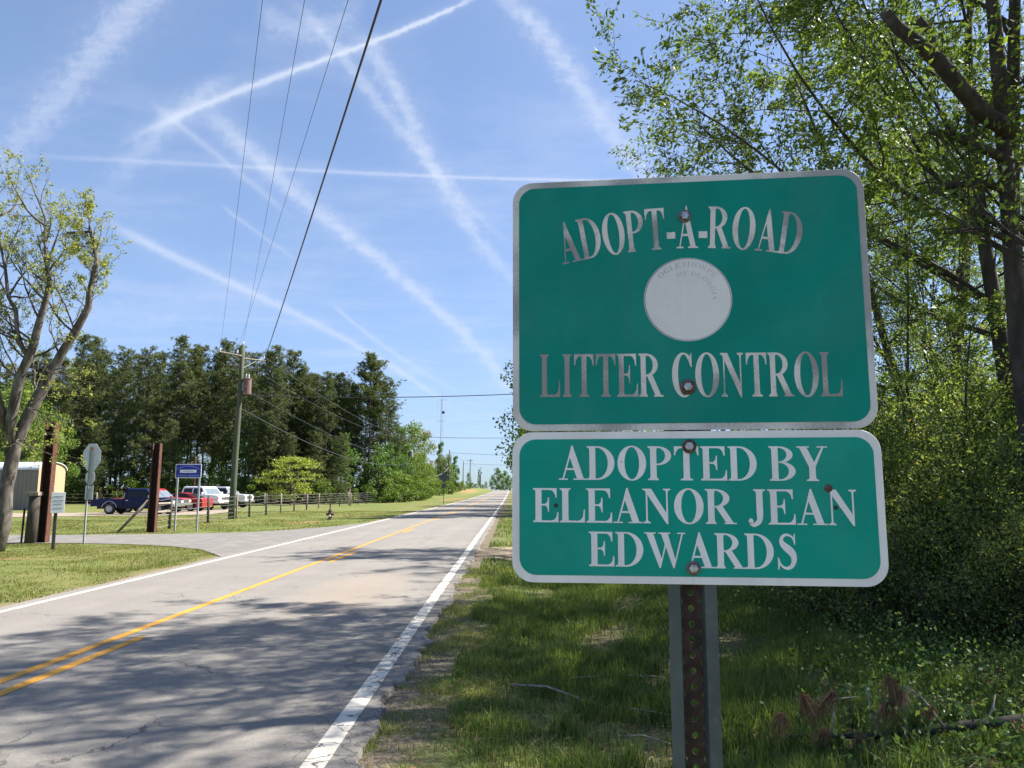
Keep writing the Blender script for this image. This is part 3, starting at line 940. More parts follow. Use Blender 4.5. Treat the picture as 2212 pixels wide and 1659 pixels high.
# faded county seal
sc0 = c3(1010, 769); srx = c3(1260, 769)[0] - sc0[0]
seal = MB()
nn = 64
seal.add([(sc0[0] + srx * math.cos(2 * math.pi * i / nn), -.0010, sc0[1] + ZO + srx * .985 * math.sin(2 * math.pi * i / nn)) for i in range(nn)], [tuple(range(nn))])
seal_o = seal.build("seal", "sign_seal", upper)
rim = MB()
for i in range(nn):
    qs = []
    for k in (i, i + 1):
        t = 2 * math.pi * k / nn
        qs += [(sc0[0] + srx * .99 * math.cos(t), -.00125, sc0[1] + ZO + srx * .975 * math.sin(t)), (sc0[0] + srx * .968 * math.cos(t), -.00125, sc0[1] + ZO + srx * .953 * math.sin(t))]
    rim.add(qs, [(0, 1, 3, 2)])
rim.build("seal_rim", "sign_seal_rim", upper)
def seal_text(text, r, cap, a_from, a_to):
    def warp(x, y):
        a = R(a_from + (a_to - a_from) * x)
        rr = srx * (r + cap * y)
        return (sc0[0] + rr * math.sin(a), sc0[1] + ZO + rr * math.cos(a))
    lettering(text, warp, .00125, .12).build("seal_lettering", "sign_seal_print", upper)
seal_text("OGLETHORPE", .77, .13, -50, 52)
seal_text("OF GEORGIA", .57, .10, -22, 94)

# bolts with washers, old mounting dimples, a bullet dent
def bolt(p, parent, washer, rw):
    x, z = p[0], p[1] + ZO
    wsh = MB().lathe([(rw * .35, -.0032), (rw, -.0032), (rw, -.0005), (rw * .35, -.0005)], 24, (x, 0, z), "y").build("washer", washer, parent, bevel=.0004)
    MB().lathe([(.0066, -.0095), (.0078, -.0085), (.0078, -.0030)], 6, (x, 0, z), "y").build("bolt", "bolt_zinc", parent, bevel=.0005)
bolt(c3(992, 304), upper, "washer_steel", .0115)
bolt(c3(1011, 1262), upper, "washer_rust", .0135)
bolt(c4(1018, 168), lower, "washer_rust", .0120)
bolt(c4(1042, 852), lower, "washer_steel", .0120)
dx0, dz0 = c4(1800, 404)
MB().lathe([(.0002, -.0034), (.0045, -.0028), (.0072, -.0005)], 11, (dx0, 0, dz0 + ZO), "y").build("rusty_dent", "washer_rust", lower)
for q, cf, par, mm in (((270, 793), c3, upper, "sign_green"), ((1780, 762), c3, upper, "sign_green"), ((270, 500), c4, lower, "plastic_black"), ((1842, 512), c4, lower, "plastic_black")):
    hx, hz = cf(*q)
    MB().lathe([(.0002, -.0017), (.0030, -.0015), (.0038, -.0007)], 10, (hx, 0, hz + ZO), "y").build("dimple", mm, par)

# perforated hat-section post
post_top = c3(1000, 250)[1] + ZO + .03
pxc = c4(1030, 950)[0] + .002
FW, WBW, DEP, TK = .0195, .031, .026, .0028
mbp = MB()
prof = [(-.0395, .003), (-.0395 + FW, .003), (-.0155, .003 + DEP), (.0155, .003 + DEP), (.0395 - FW, .003), (.0395, .003)]
segs = [((prof[0]), (prof[1])), (prof[1], prof[2]), (prof[3], prof[4]), (prof[4], prof[5])]
z0p, z1p = -.5, post_top
for (a, b) in segs:
    tx, ty = b[0] - a[0], b[1] - a[1]
    L_ = math.hypot(tx, ty)
    nxp, nyp = -ty / L_ * TK, tx / L_ * TK
    quad = [(a[0], a[1]), (b[0], b[1]), (b[0] + nxp, b[1] + nyp), (a[0] + nxp, a[1] + nyp)]
    mbp.prism_z([(pxc + x, y) for x, y in quad], z0p, z1p)
post = mbp.build("post", "galvanised", sign)
mbw = MB()
pitch = .0254
hr = .0054
yb = .003 + DEP
nz = int((z1p - z0p) / pitch)
hp = c4(1033, 1003)
zoff = (hp[1] + ZO - z0p) % pitch
for i in range(-1, nz + 1):
    zc = z0p + zoff + i * pitch
    ring, outr = [], []
    for k in range(16):
        a = 2 * math.pi * k / 16
        ring.append((hr * math.cos(a), hr * math.sin(a)))
        cx_, cz_ = math.cos(a), math.sin(a)
        m_ = max(abs(cx_) / (.0155), abs(cz_) / (pitch / 2))
        outr.append((cx_ / m_, cz_ / m_))
    for side in (0, 1):
        yy = yb + side * TK
        vs_ = [(pxc + x, yy, zc + z) for x, z in ring] + [(pxc + x, yy, zc + z) for x, z in outr]
        fs_ = [((k, (k + 1) % 16, 16 + (k + 1) % 16, 16 + k) if side else (k, 16 + k, 16 + (k + 1) % 16, (k + 1) % 16)) for k in range(16)]
        mbw.add(vs_, fs_)
    vs_ = [(pxc + x, yb, zc + z) for x, z in ring] + [(pxc + x, yb + TK, zc + z) for x, z in ring]
    mbw.add(vs_, [(k, (k + 1) % 16, 16 + (k + 1) % 16, 16 + k) for k in range(16)])
tag(mbw.build("post_web", "rust_web", sign), "rust-brown web of the post with a row of round holes")

# ------------------------------------------------------------------ trees: generators
def unit_perp(rs, d):
    v = rs.normal(0, 1, 3)
    v -= d * (v @ d)
    return norm(v)

def grow(rs, p, d, length, r0, lvl, P, tubes, tips):
    n = P["seg"][lvl]
    pts, rad, dirs = [np.array(p, float)], [r0], [norm(d)]
    step = length / n
    d = norm(d)
    for i in range(n):
        d = norm(d + rs.normal(0, P["wob"][lvl], 3) + np.array([0, 0, P["up"][lvl]]))
        pts.append(pts[-1] + d * step)
        rad.append(max(r0 * (1 - (i + 1) / n * P["taper"][lvl]), .003))
        dirs.append(d)
    tubes.append((pts, rad, lvl))
    if lvl >= P["max"]:
        tips.append(np.array(pts))
        return
    k = P["kids"][lvl]
    for j in range(k):
        t = P["start"][lvl] + (1 - P["start"][lvl]) * (j + rs.rand()) / k
        f = t * n
        i = min(int(f), n - 1)
        q = pts[i] + (pts[i + 1] - pts[i]) * (f - i)
        a = R(P["ang"][lvl] + rs.normal(0, 12))
        dd = norm(dirs[i] * math.cos(a) + unit_perp(rs, dirs[i]) * math.sin(a))
        ln = length * P["ratio"][lvl] * (1.15 - .6 * t) * rs.uniform(.7, 1.2)
        grow(rs, q, dd, ln, max(rad[i] * P["rr"][lvl], .004), lvl + 1, P, tubes, tips)

def tubes_mb(tubes, sides=(9, 6, 4, 3, 3)):
    mb = MB()
    for pts, rad, lvl in tubes:
        mb.tube(pts, rad, sides[min(lvl, 4)], cap=lvl == 0)
    return mb

def tip_points(rs, tips, per, sig):
    C, D = [], []
    for t in tips:
        k = rs.uniform(.1, 1.0, per) * (len(t) - 1)
        i = np.minimum(k.astype(int), len(t) - 2)
        q = t[i] + (t[i + 1] - t[i]) * (k - i)[:, None]
        C.append(q + rs.normal(0, sig, (per, 3)))
        D.append(np.repeat(norm(t[-1] - t[0])[None], per, 0))
    return np.concatenate(C), np.concatenate(D)

def wood_and_leaves(name, tubes, tips, rs, per, sig, size, bark, leaf, label, cat, group, wr=.45, droop=.25, extra=None, woodname="trunk", leafname="crown"):
    root = thing(name, label, cat, group=group)
    tubes_mb(tubes).build(woodname, bark, root, smooth=True)
    C, D = tip_points(rs, tips, per, sig)
    if extra is not None:
        C = np.concatenate([C, extra]); D = np.concatenate([D, rs.normal(0, 1, extra.shape)])
    q = leaves(rs, C, size, wr, droop, D)
    clump = .5 + .5 * np.sin(C[:, 0] * 2.3 + C[:, 2] * 1.7) * np.sin(C[:, 1] * 2.1 - C[:, 2] * 1.1)
    rnd = np.clip(.6 * rs.rand(len(C)) + .4 * clump, 0, 1)
    link(leafname, quads_mesh(leafname, q, 4, rnd=rnd), leaf, root)
    return root

def place(root, x, y, rz=0, s=1.0, first=True, sink=.05, label=None, group=None, sz=None):
    o = root if first else copy_tree(root)
    o.location = (x, y, float(gz(x, y)) - sink)
    o.rotation_euler = (0, 0, rz)
    o.scale = (s, s, sz or s)
    if label:
        o["label"] = label
    if group:
        o["group"] = group
    return o

# ------------------------------------------------------------------ pine wood behind the lot
def make_pine(seed, H, label, full=.62, dens=1.1):
    rs = np.random.RandomState(seed)
    root = thing("pine_tree", label, "tree", group="pines in the wood behind the fence")
    lean = rs.normal(0, .012, 2)
    tp = [(lean[0] * z + .08 * math.sin(z * .5 + seed), lean[1] * z, z) for z in np.linspace(-.3, H * .97, 9)]
    mb = MB().tube(tp, np.linspace(.20, .035, 9), 7)
    C, S = [], []
    zb = H * (1 - full)
    z = zb
    while z < H:
        t = (z - zb) / (H - zb)
        Lb = (3.5 * (1 - t) ** .55 + .5) * rs.uniform(.6, 1.2) * (.55 + .45 * min(1, t * 4))
        for a in rs.uniform(0, 2 * math.pi, rs.randint(2, 5)):
            i = min(int((z + .3) / (H * .97 + .3) * 8), 7)
            c = np.array(tp[i]) + (np.array(tp[i + 1]) - np.array(tp[i])) * .5
            c[2] = z
            el = rs.uniform(-.05, .35) + t * .5
            L = Lb * rs.uniform(.6, 1.1)
            e = c + L * np.array([math.cos(a) * math.cos(el), math.sin(a) * math.cos(el), math.sin(el)])
            mb.tube([c, (c + e) / 2 + (0, 0, -.05 * L), e], [.045, .03, .012], 3, False)
            nc = int((5 + L * 4) * dens)
            for _ in range(nc):
                u = rs.uniform(.35, 1.05)
                q = c + (e - c) * u + rs.normal(0, .20 + .05 * L, 3) * (1, 1, .7)
                C.append(q)
        z += rs.uniform(.28, .55)
    for _ in range(10):                                    # dead stubs on the bare trunk
        z = rs.uniform(H * .2, zb + .5); a = rs.uniform(0, 6.28); L = rs.uniform(.5, 1.6)
        i = min(int((z + .3) / (H * .97 + .3) * 8), 7)
        c = np.array([tp[i][0], tp[i][1], z])
        mb.tube([c, c + (L * math.cos(a), L * math.sin(a), rs.uniform(-.2, .4))], [.03, .01], 3, False)
    mb.build("trunk", "bark_pine", root, smooth=True)
    C = np.array(C)
    # tufts of needles: each clump is a spray of narrow blades
    k = 13
    CC = np.repeat(C, k, 0)
    rr = rs.normal(0, 1, (len(CC), 3)); rr[:, 2] = rr[:, 2] * .8 + .35
    rr /= np.linalg.norm(rr, axis=1)[:, None]
    q = leaves(rs, CC + rr * .15, .36, .15, -.1, rr * 2.6)
    rnd = np.clip(np.repeat(rs.rand(len(C)), k) * .6 + .4 * rs.rand(len(CC)) * 1.0, 0, 1)
    link("crown", quads_mesh("crown", q, 4, rnd=rnd), "needle_pine", root)
    return root

LP = "tall dark green pine with a bare lower trunk in the dense wood behind the fence"
pines = [make_pine(11 + i, 20, LP, f) for i, f in enumerate((.68, .78, .60, .72, .88))]
used = [False] * 5
rs = np.random.RandomState(21)
def vx(x, d):           # view column -> metres to the side at distance d
    return (x - 1106.0) / 2212.0 / F_PX * (d * math.cos(PITCH) - CAM_H * math.sin(PITCH))
spots = []
tops = [(110, 790), (150, 735), (200, 742), (245, 738), (285, 760), (330, 745), (372, 738), (420, 752), (455, 748), (500, 742), (545, 745), (585, 752), (625, 775), (665, 795), (700, 815), (725, 800), (760, 830), (45, 800), (-10, 790), (-60, 780), (80, 770), (178, 750), (305, 752), (398, 748), (478, 755), (565, 760), (645, 790)]
for i, (x, yt) in enumerate(tops):
    d = 96 + (i * 37 % 11) * 1.1
    spots.append((x, yt, d))
for i in range(34):
    x = -70 + i * 25 + rs.uniform(-8, 8)
    d = 108 + rs.uniform(0, 24)
    base = np.interp(x, [-70, 150, 600, 700, 800], [800, 765, 775, 815, 850])
    spots.append((x, base + rs.uniform(0, 55), d))
for i, (x, yt, d) in enumerate(((640, 800, 101), (672, 812, 104), (705, 822, 100), (735, 818, 106), (762, 838, 103), (785, 845, 108), (812, 862, 106), (838, 880, 110))):
    spots.append((x, yt, d))
for i in range(10):                      # younger, lower-branched pines at the front of the wood
    spots.append((rs.uniform(20, 800), rs.uniform(880, 960), 91 + rs.uniform(0, 5)))
for i, (x, yt, d) in enumerate(spots):
    H = ((1057 - yt) / 1662.0 * d + 1.7) * (rs.uniform(.94, 1.07) if i < 27 else 1)
    j = 4 if H < 14 else (i * 3 + i // 7) % 5
    place(pines[j], vx(x, d), d, rs.uniform(0, 6.28), H / 20 * (1.0 if H > 14 else 1.25), not used[j], sz=H / 20)
    used[j] = True
# the lone taller pine and the pine at the right end of the wood
lone = make_pine(41, 20, "tallest pine, rounded open top rising above its neighbours at the wood's edge", .42, 2.6)
place(lone, vx(795, 102), 102, 1.0, 19.4 / 20 * 1.12, True, sz=19.4 / 20)
lone.pop("group", None)
edgep = make_pine(43, 20, "slender pine with branches low down at the roadside end of the wood", .74, 1.1)
place(edgep, vx(828, 104), 104, 2.0, .92, True, sz=16.6 / 20)
edgep.pop("group", None)

# ------------------------------------------------------------------ broadleaf trees in the distance
def make_far_tree(seed, H, Wd, leaf, n, size, label, cat="tree", name="broadleaf_tree", base=.12, shape=1.0, group=None, bark="bark_dark"):
    rs = np.random.RandomState(seed)
    root = thing(name, label, cat, group=group)
    mb = MB()
    tp = [(rs.normal(0, .02) * H * t, rs.normal(0, .02) * H * t, H * t * .92) for t in np.linspace(0, 1, 6)]
    tp[0] = (0, 0, -.3)
    mb.tube(tp, np.linspace(H * .018 + .02, .02, 6), 6)
    C = []
    nb = 16 + int(H * 1.5)
    for b in range(nb):
        t = base + (1 - base) * (b + rs.rand()) / nb
        z = H * t
        rad = Wd * .5 * (math.sin(math.pi * min(1, max(0, (t - base) / (1 - base) * .86 + .12))) ** .6) * shape
        a = rs.uniform(0, 6.28)
        rr = rad * rs.uniform(.35, .95)
        c = np.array([rr * math.cos(a), rr * math.sin(a), z])
        i = min(int(t * 5), 4)
        mb.tube([np.array(tp[i]) * (1, 1, 0) + (0, 0, z * .88), c * (.6, .6, 1), c], [.04 * H / 10, .025, .01], 3, False)
        br = rs.uniform(.10, .2) * Wd * 1.1
        k = int(n / nb * rs.uniform(.5, 1.6))
        v = rs.normal(0, 1, (k, 3)); v /= np.linalg.norm(v, axis=1)[:, None]
        C.append(c + v * br * rs.uniform(.45, 1.1, (k, 1)) * (1, 1, .72))
    mb.build("trunk", bark, root, smooth=True)
    C = np.concatenate(C)
    q = leaves(rs, C, size, .75, .1)
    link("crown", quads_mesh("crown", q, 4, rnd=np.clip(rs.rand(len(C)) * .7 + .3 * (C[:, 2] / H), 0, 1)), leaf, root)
    return root

# lime-green flowering tree by the fence: layered, spreading
lime_rs = np.random.RandomState(7)
lime = thing("dogwood_tree", "small spreading lime green tree in front of the dark pines", "tree", (vx(626, 84), 84, 0))
mb = MB().tube([(0, 0, -.2), (.1, 0, 1.0), (.0, .1, 2.2), (.1, 0, 3.8)], [.12, .1, .07, .03], 6)
C = []
for i in range(46):
    z = lime_rs.uniform(.7, 5.3)
    rad = 3.3 * math.sin(math.pi * min(.97, max(.1, (z / 5.9)))) ** .7
    a = lime_rs.uniform(0, 6.28)
    r_ = rad * lime_rs.uniform(.35, 1.0)
    e = np.array([r_ * math.cos(a), r_ * math.sin(a), z])
    mb.tube([(0, 0, max(.6, z * .6)), e * (.5, .5, .95), e], [.05, .03, .01], 3, False)
    k = 95
    C.append(e + lime_rs.normal(0, 1, (k, 3)) * (.5, .5, .10))
mb.build("trunk", "bark_dark", lime, smooth=True)
C = np.concatenate(C)
link("crown", quads_mesh("crown", leaves(lime_rs, C, .2, .7, 0), 4), "leaf_lime", lime)

ft = {
    "fresh": make_far_tree(61, 12, 7.5, "leaf_fresh", 5200, .30, "fresh green broadleaf tree along the road beyond the pines", group="broadleaf trees beyond the pines"),
    "blue": make_far_tree(62, 12, 6.0, "leaf_blue_green", 4600, .30, "cool green leafy tree at the road end of the pine wood", group="cool green trees beyond the pines"),
    "ochre": make_far_tree(63, 12, 6.5, "leaf_ochre", 2600, .28, "sparse yellow-brown tree among the green trees beside the road", group=None),
    "dark": make_far_tree(64, 11, 6.5, "needle_pine", 5200, .30, "dark evergreen tree beyond the green roadside trees", base=.02, group="dark evergreens beyond the roadside trees"),
    "bush": make_far_tree(65, 4, 5.0, "leaf_fresh", 2600, .24, "low green bush along the edge of the wood", "bush", "green_bush", base=.02, group="bushes along the wood edge"),
    "far": make_far_tree(66, 13, 8.0, "leaf_blue_green", 3000, .45, "distant green tree beyond the crest of the road", group="trees beyond the crest"),
    "under": make_far_tree(67, 6, 4.5, "leaf_blue_green", 1600, .26, "small understory tree between the pine trunks", base=.05, group="understory trees among the pines"),
}
fused = {}
def far(kind, x, ytop, d, wscale=1.0, rz=None, ybase=None):
    X = vx(x, d)
    g0 = float(gz(X, d))
    H = (1057 - ytop) / 1662.0 * d + 1.7 - g0
    base = {"bush": 4, "far": 13, "dark": 11, "under": 6}.get(kind, 12)
    sz = H / base
    o = place(ft[kind], X, d, rz if rz is not None else rs.uniform(0, 6.28), sz * wscale, kind not in fused, sz=sz)
    fused[kind] = 1
    return o
for x, yt, d, k, w in ((815, 985, 99, "blue", .8), (838, 960, 101, "blue", .7), (790, 1000, 98, "fresh", .8), (862, 925, 108, "blue", .8), (848, 960, 104, "blue", .7), (885, 918, 122, "fresh", .9), (905, 978, 130, "fresh", .9), (875, 960, 112, "fresh", .8), (900, 985, 118, "fresh", .8),
                       (917, 932, 150, "ochre", .95), (925, 1005, 140, "fresh", .8), (935, 1012, 158, "fresh", .9), (952, 958, 195, "blue", .5), (965, 985, 200, "fresh", .8),
                       (948, 992, 176, "dark", .8), (958, 1000, 182, "dark", .8), (984, 987, 205, "blue", .55), (976, 1005, 215, "fresh", .8),
                       (1012, 1022, 300, "fresh", .6), (1035, 1015, 380, "blue", .5)):
    far(k, x, yt, d, w)
for x, yt, d in ((850, 1020, 101), (875, 1030, 103), (898, 1035, 112), (915, 1030, 122), (930, 1035, 135), (950, 1040, 160), (968, 1042, 175), (985, 1042, 205), (998, 1041, 230), (1008, 1044, 262), (1020, 1043, 300), (1030, 1045, 330), (1042, 1047, 360), (835, 1035, 98), (812, 1045, 100), (790, 1050, 97), (745, 1045, 94), (700, 1040, 93), (660, 1045, 95), (560, 1035, 93), (520, 1040, 95), (470, 1035, 94), (400, 1030, 93), (330, 1035, 92), (270, 1035, 94), (200, 1030, 95), (150, 1030, 94)):
    far("bush", x, yt, d, 1.25)
for x, yt, d in ((1062, 1030, 430), (1072, 1012, 450), (1084, 1024, 440), (1092, 1018, 455), (1100, 1028, 450), (1112, 1020, 470), (1050, 1040, 420), (1130, 1015, 460)):
    far("far", x, yt, d, .8)
for i in range(22):
    far("under", 60 + i * 36 + rs.uniform(-10, 10), rs.uniform(940, 1010), 94 + rs.uniform(0, 12), .9)
for x, yt, d in ((20, 830, 74), (70, 870, 78), (105, 900, 82), (-40, 850, 76)):
    far("fresh", x, yt, d, .8)

# ------------------------------------------------------------------ budding tree at the left edge
lrs = np.random.RandomState(17)
LD = 21.6
LROOT = np.array([vx(-12, LD), LD, 0.0])
def at(x, y, d):
    v = view_ray(x, y)
    return v * (d / v[1]) + (0, 0, CAM_H)
left_tree = thing("budding_tree", "leaning grey-barked tree with sparse yellow-green spring leaves beside the drive", "tree", tuple(LROOT))
tubes, tips = [], []
PL = dict(seg=[8, 7, 6, 5], wob=[.06, .12, .16, .2], up=[.02, .10, .10, .08], taper=[.8, .85, .85, .9], kids=[0, 6, 5, 0], start=[.2, .15, .2, .2], ang=[40, 42, 45, 45], ratio=[.5, .52, .5, .5], rr=[.5, .5, .5, .5], max=3)
def limb(pix, rad, lvl=0):
    pts = [at(x, y, LD + dd) - LROOT for x, y, dd in pix]
    pts = [p + lrs.normal(0, .02, 3) for p in pts]
    tubes.append((pts, [r_ * .8 for r_ in rad], lvl))
    return pts
A = limb([(-14, 1200, 0), (5, 1130, 0), (13, 1055, 0), (33, 956, .1), (76, 873, .2), (109, 814, .3), (132, 767, .3), (159, 718, .3), (192, 662, .2), (194, 632, .2), (201, 595, .2), (208, 563, .3), (204, 537, .3), (197, 500, .3), (194, 479, .3)],
         [.32, .25, .23, .22, .20, .175, .155, .145, .12, .115, .10, .085, .065, .045, .02])
B = limb([(20, 985, .1), (26, 906, -.1), (43, 817, -.2), (59, 774, -.3), (72, 741, -.3), (86, 691, -.4), (104, 650, -.4), (106, 616, -.4), (103, 590, -.5), (96, 540, -.5), (98, 490, -.5)],
         [.19, .18, .165, .15, .14, .12, .10, .085, .07, .045, .02])
Cc = limb([(59, 770, -.3), (36, 731, -.5), (33, 675, -.6), (22, 640, -.7), (12, 585, -.8), (4, 540, -.8), (-8, 470, -.8)], [.09, .08, .07, .06, .05, .04, .02])
Dd = limb([(13, 930, 0), (-10, 860, -.3), (-20, 760, -.6), (-35, 640, -.8), (-60, 520, -1)], [.17, .15, .13, .10, .05])
limb([(197, 500, .3), (172, 503, .3), (146, 505, .3)], [.05, .05, .045])
for L, rng in ((A, (4, 15)), (B, (2, 11)), (Cc, (1, 7)), (Dd, (1, 5))):
    for i in range(*rng):
        if i >= len(L):
            break
        for _ in range(2 if i > 6 or L is not A else 1):
            d = norm(np.array([lrs.normal(-.42, .45), lrs.normal(0, .6), lrs.uniform(.15, 1.0)]))
            grow(lrs, L[i], d, lrs.uniform(1.4, 2.6) if not (L is A and i > 7) else lrs.uniform(.7, 1.2), .035 if not (L is A and i > 7) else .02, 1, PL, tubes, tips)
# upright shoots on the cut stem
for i in (9, 10, 11, 12):
    for _ in range(2):
        grow(lrs, A[i], norm([lrs.normal(.0, .10), lrs.normal(0, .2), 1]), lrs.uniform(.8, 1.7), .016, 2, PL, tubes, tips)
for x, y, dd in ((100, 800, 0), (60, 880, 0), (40, 950, -.4)):       # low side twigs
    for _ in range(3):
        grow(lrs, at(x, y, LD + dd) - LROOT, norm([lrs.uniform(.2, 1), lrs.normal(0, .5), lrs.uniform(-.35, .3)]), lrs.uniform(1.2, 1.9), .022, 1, dict(PL, up=[0, .0, .0, .02], kids=[0, 4, 3, 0]), tubes, tips)
tubes_mb(tubes).build("trunk", "bark_grey", left_tree, smooth=True)
Cs = []
for t in tips:
    for u in (.55, .8, 1.0):
        if lrs.rand() < .38:
            k = u * (len(t) - 1); i = min(int(k), len(t) - 2)
            Cs.append(t[i] + (t[i + 1] - t[i]) * (k - i))
Cs = np.repeat(np.array(Cs), 7, 0)
Cs = Cs + lrs.normal(0, .045, Cs.shape)
link("leaf", quads_mesh("leaf", leaves(lrs, Cs, .075, .6, -.2), 4), "leaf_bud", left_tree)

# ------------------------------------------------------------------ roadside trees on the right
PB = dict(seg=[9, 8, 6, 4], wob=[.05, .11, .15, .18], up=[.03, .04, .0, -.03], taper=[.82, .85, .88, .9], kids=[13, 8, 9, 0], start=[.22, .18, .12, .2], ang=[58, 48, 45, 45], ratio=[.52, .50, .46, .5], rr=[.38, .45, .5, .5], max=3)
GR = "leafy roadside tree of the dense thicket behind the green sign"
def make_tree(seed, H, r, per, size, leaf, label, lean=(0, 0), group="thicket trees behind the sign", PP=PB, sig=.06, bark="bark_dark"):
    rs_ = np.random.RandomState(seed)
    tubes, tips = [], []
    grow(rs_, (0, 0, -.15), norm([lean[0], lean[1], 1]), H, r, 0, PP, tubes, tips)
    return wood_and_leaves("broadleaf_tree", tubes, tips, rs_, per, sig, size, bark, leaf, label, "tree", group)
RT = [make_tree(101, 10.5, .13, 22, .085, "leaf_spring", GR, (-.10, 0)),
      make_tree(102, 12.0, .16, 22, .085, "leaf_spring", GR, (-.05, .05)),
      make_tree(103, 9.0, .10, 22, .085, "leaf_spring", GR, (-.16, .0))]
rused = [False] * 3
def rt(j, x, y, rz, s):
    o = place(RT[j], x, y, rz, s, not rused[j])
    rused[j] = True
    return o
for j, x, y, rz, s in ((0, 6.5, 9.9, .3, 1.08), (1, 7.7, 11.0, 1.9, 1.05), (0, 5.8, 6.8, 2.9, 1.15), (2, 6.9, 12.2, -.3, 1.05), (0, 7.6, 8.4, 4.0, 1.05), (0, 9.0, 16.0, 5.1, 1.0),
                       (0, 4.9, 22.0, .2, .92), (2, 6.4, 24.0, 1.4, 1.05), (1, 11.5, 20.0, 2.7, 1.0), (2, 13.8, 24, .6, 1.2)):
    rt(j, x, y, rz, s)
GF = "dense roadside tree shading the far stretch of road, behind the green sign"
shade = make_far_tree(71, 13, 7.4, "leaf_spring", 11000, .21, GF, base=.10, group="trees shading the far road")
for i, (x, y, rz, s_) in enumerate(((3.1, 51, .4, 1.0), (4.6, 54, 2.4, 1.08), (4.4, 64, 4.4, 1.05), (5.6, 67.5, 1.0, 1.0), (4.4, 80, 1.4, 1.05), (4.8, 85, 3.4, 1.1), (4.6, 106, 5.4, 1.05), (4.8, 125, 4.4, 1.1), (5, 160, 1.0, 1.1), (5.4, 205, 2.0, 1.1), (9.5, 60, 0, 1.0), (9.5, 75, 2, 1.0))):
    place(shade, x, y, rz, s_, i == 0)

GSP = "young slender sapling standing up through the shrubs at the thicket edge"
for x, y, rz, s_ in ((4.6, 10.0, .5, .36), (5.6, 10.3, 2.1, .42), (6.2, 9.3, 3.6, .34)):
    o = rt(2, x, y, rz, s_)
    o["label"] = GSP
    o["group"] = "saplings along the thicket edge"

# big dark limbs reaching in from the right
brs = np.random.RandomState(31)
big = thing("pine_tree", "old dark-barked pine whose heavy sawn-off limb reaches over the thicket", "tree", (5.75, 8.55, float(gz(5.75, 8.55))))
bro = np.array([5.75, 8.55, float(gz(5.75, 8.55))])
tubes = []
def blimb(pix, rad, lvl=0):
    pts = [at(x, y, d) - bro for x, y, d in pix]
    tubes.append((pts, rad, lvl))
    return pts
tr = [np.array((0, 0, -.2)), np.array((.02, 0, 1.6)), np.array((.0, .05, 3.2)), np.array((.06, .08, 5.0)), np.array((.10, .1, 7.0)), np.array((.1, .1, 10.5))]
tubes.append((tr, [.12, .11, .10, .09, .08, .04], 0))
L1 = blimb([(2195, 290, 8.6), (2130, 250, 8.4), (2080, 195, 8.2), (2030, 135, 8.1), (1985, 95, 8.0), (1940, 60, 8.0), (1912, 28, 7.9)], [.105, .10, .092, .085, .078, .07, .062])
L2 = blimb([(2185, 350, 8.6), (2120, 320, 8.5), (2060, 295, 8.4), (2010, 285, 8.4)], [.06, .05, .04, .02], 1)
L3 = blimb([(2190, 420, 8.6), (2130, 395, 8.6), (2060, 400, 8.4), (2010, 410, 8.3)], [.05, .045, .035, .015], 1)
L4 = blimb([(2030, 135, 8.1), (2010, 70, 8.2), (1985, 40, 8.2)], [.05, .045, .04], 1)
L5 = blimb([(2180, 520, 8.6), (2110, 490, 8.4), (2040, 505, 8.2)], [.035, .03, .012], 1)
for L in (L2, L3, L5):
    for p in L[1:]:
        for _ in range(3):
            q = p + brs.normal(0, 1, 3) * (.5, .3, .3)
            tubes.append(([p, (p + q) / 2 + (0, 0, .05), q], [.014, .009, .004], 3))
tubes_mb(tubes).build("trunk", "bark_dark", big, smooth=True)
cl = []
for L in (L2, L3, L5):
    for p in (L[-1], L[-2], L[-1] + (.25, .1, -.15)):
        cl.append(p)
cl = np.repeat(np.array(cl), 90, 0)
rr = brs.normal(0, 1, cl.shape); rr /= np.linalg.norm(rr, axis=1)[:, None]
link("needles", quads_mesh("needles", leaves(brs, cl + rr * .09 + brs.normal(0, .06, cl.shape), .17, .05, 0, rr * 3), 4), "needle_pine", big)

# ------------------------------------------------------------------ shrubs of the thicket
PS = dict(seg=[6, 5, 4], wob=[.10, .15, .2], up=[.05, .03, .0], taper=[.85, .9, .9], kids=[8, 6, 0], start=[.15, .15, .2], ang=[50, 48, 45], ratio=[.55, .52, .5], rr=[.45, .5, .5], max=2)
def make_shrub(seed, H, stems, per, size, leaf, label, group):
    rs_ = np.random.RandomState(seed)
    tubes, tips = [], []
    for i in range(stems):
        a = rs_.uniform(0, 6.28)
        grow(rs_, (rs_.normal(0, .25), rs_.normal(0, .25), -.1), norm([.45 * math.cos(a), .45 * math.sin(a), 1]), H * rs_.uniform(.7, 1.1), .022, 0, PS, tubes, tips)
    root = thing("thicket_shrub", label, "shrub", group=group)
    tubes_mb([(p, r, l + 1) for p, r, l in tubes]).build("stem", "bark_dark", root, smooth=True)
    C, D = tip_points(rs_, tips, per, .10)
    clump = .5 + .5 * np.sin(C[:, 0] * 3.1 + C[:, 2] * 2.7)
    link("foliage", quads_mesh("foliage", leaves(rs_, C, size, .5, .2, D), 4, rnd=np.clip(.6 * rs_.rand(len(C)) + .4 * clump, 0, 1)), leaf, root)
    return root
GS = "dense olive-leaved shrub in the thicket edge beside the grass"
SHR = [make_shrub(201, 2.3, 9, 16, .062, "leaf_shrub", GS, "olive shrubs along the thicket edge"), make_shrub(202, 3.2, 9, 17, .065, "leaf_shrub", GS, "olive shrubs along the thicket edge")]
su = [False, False]
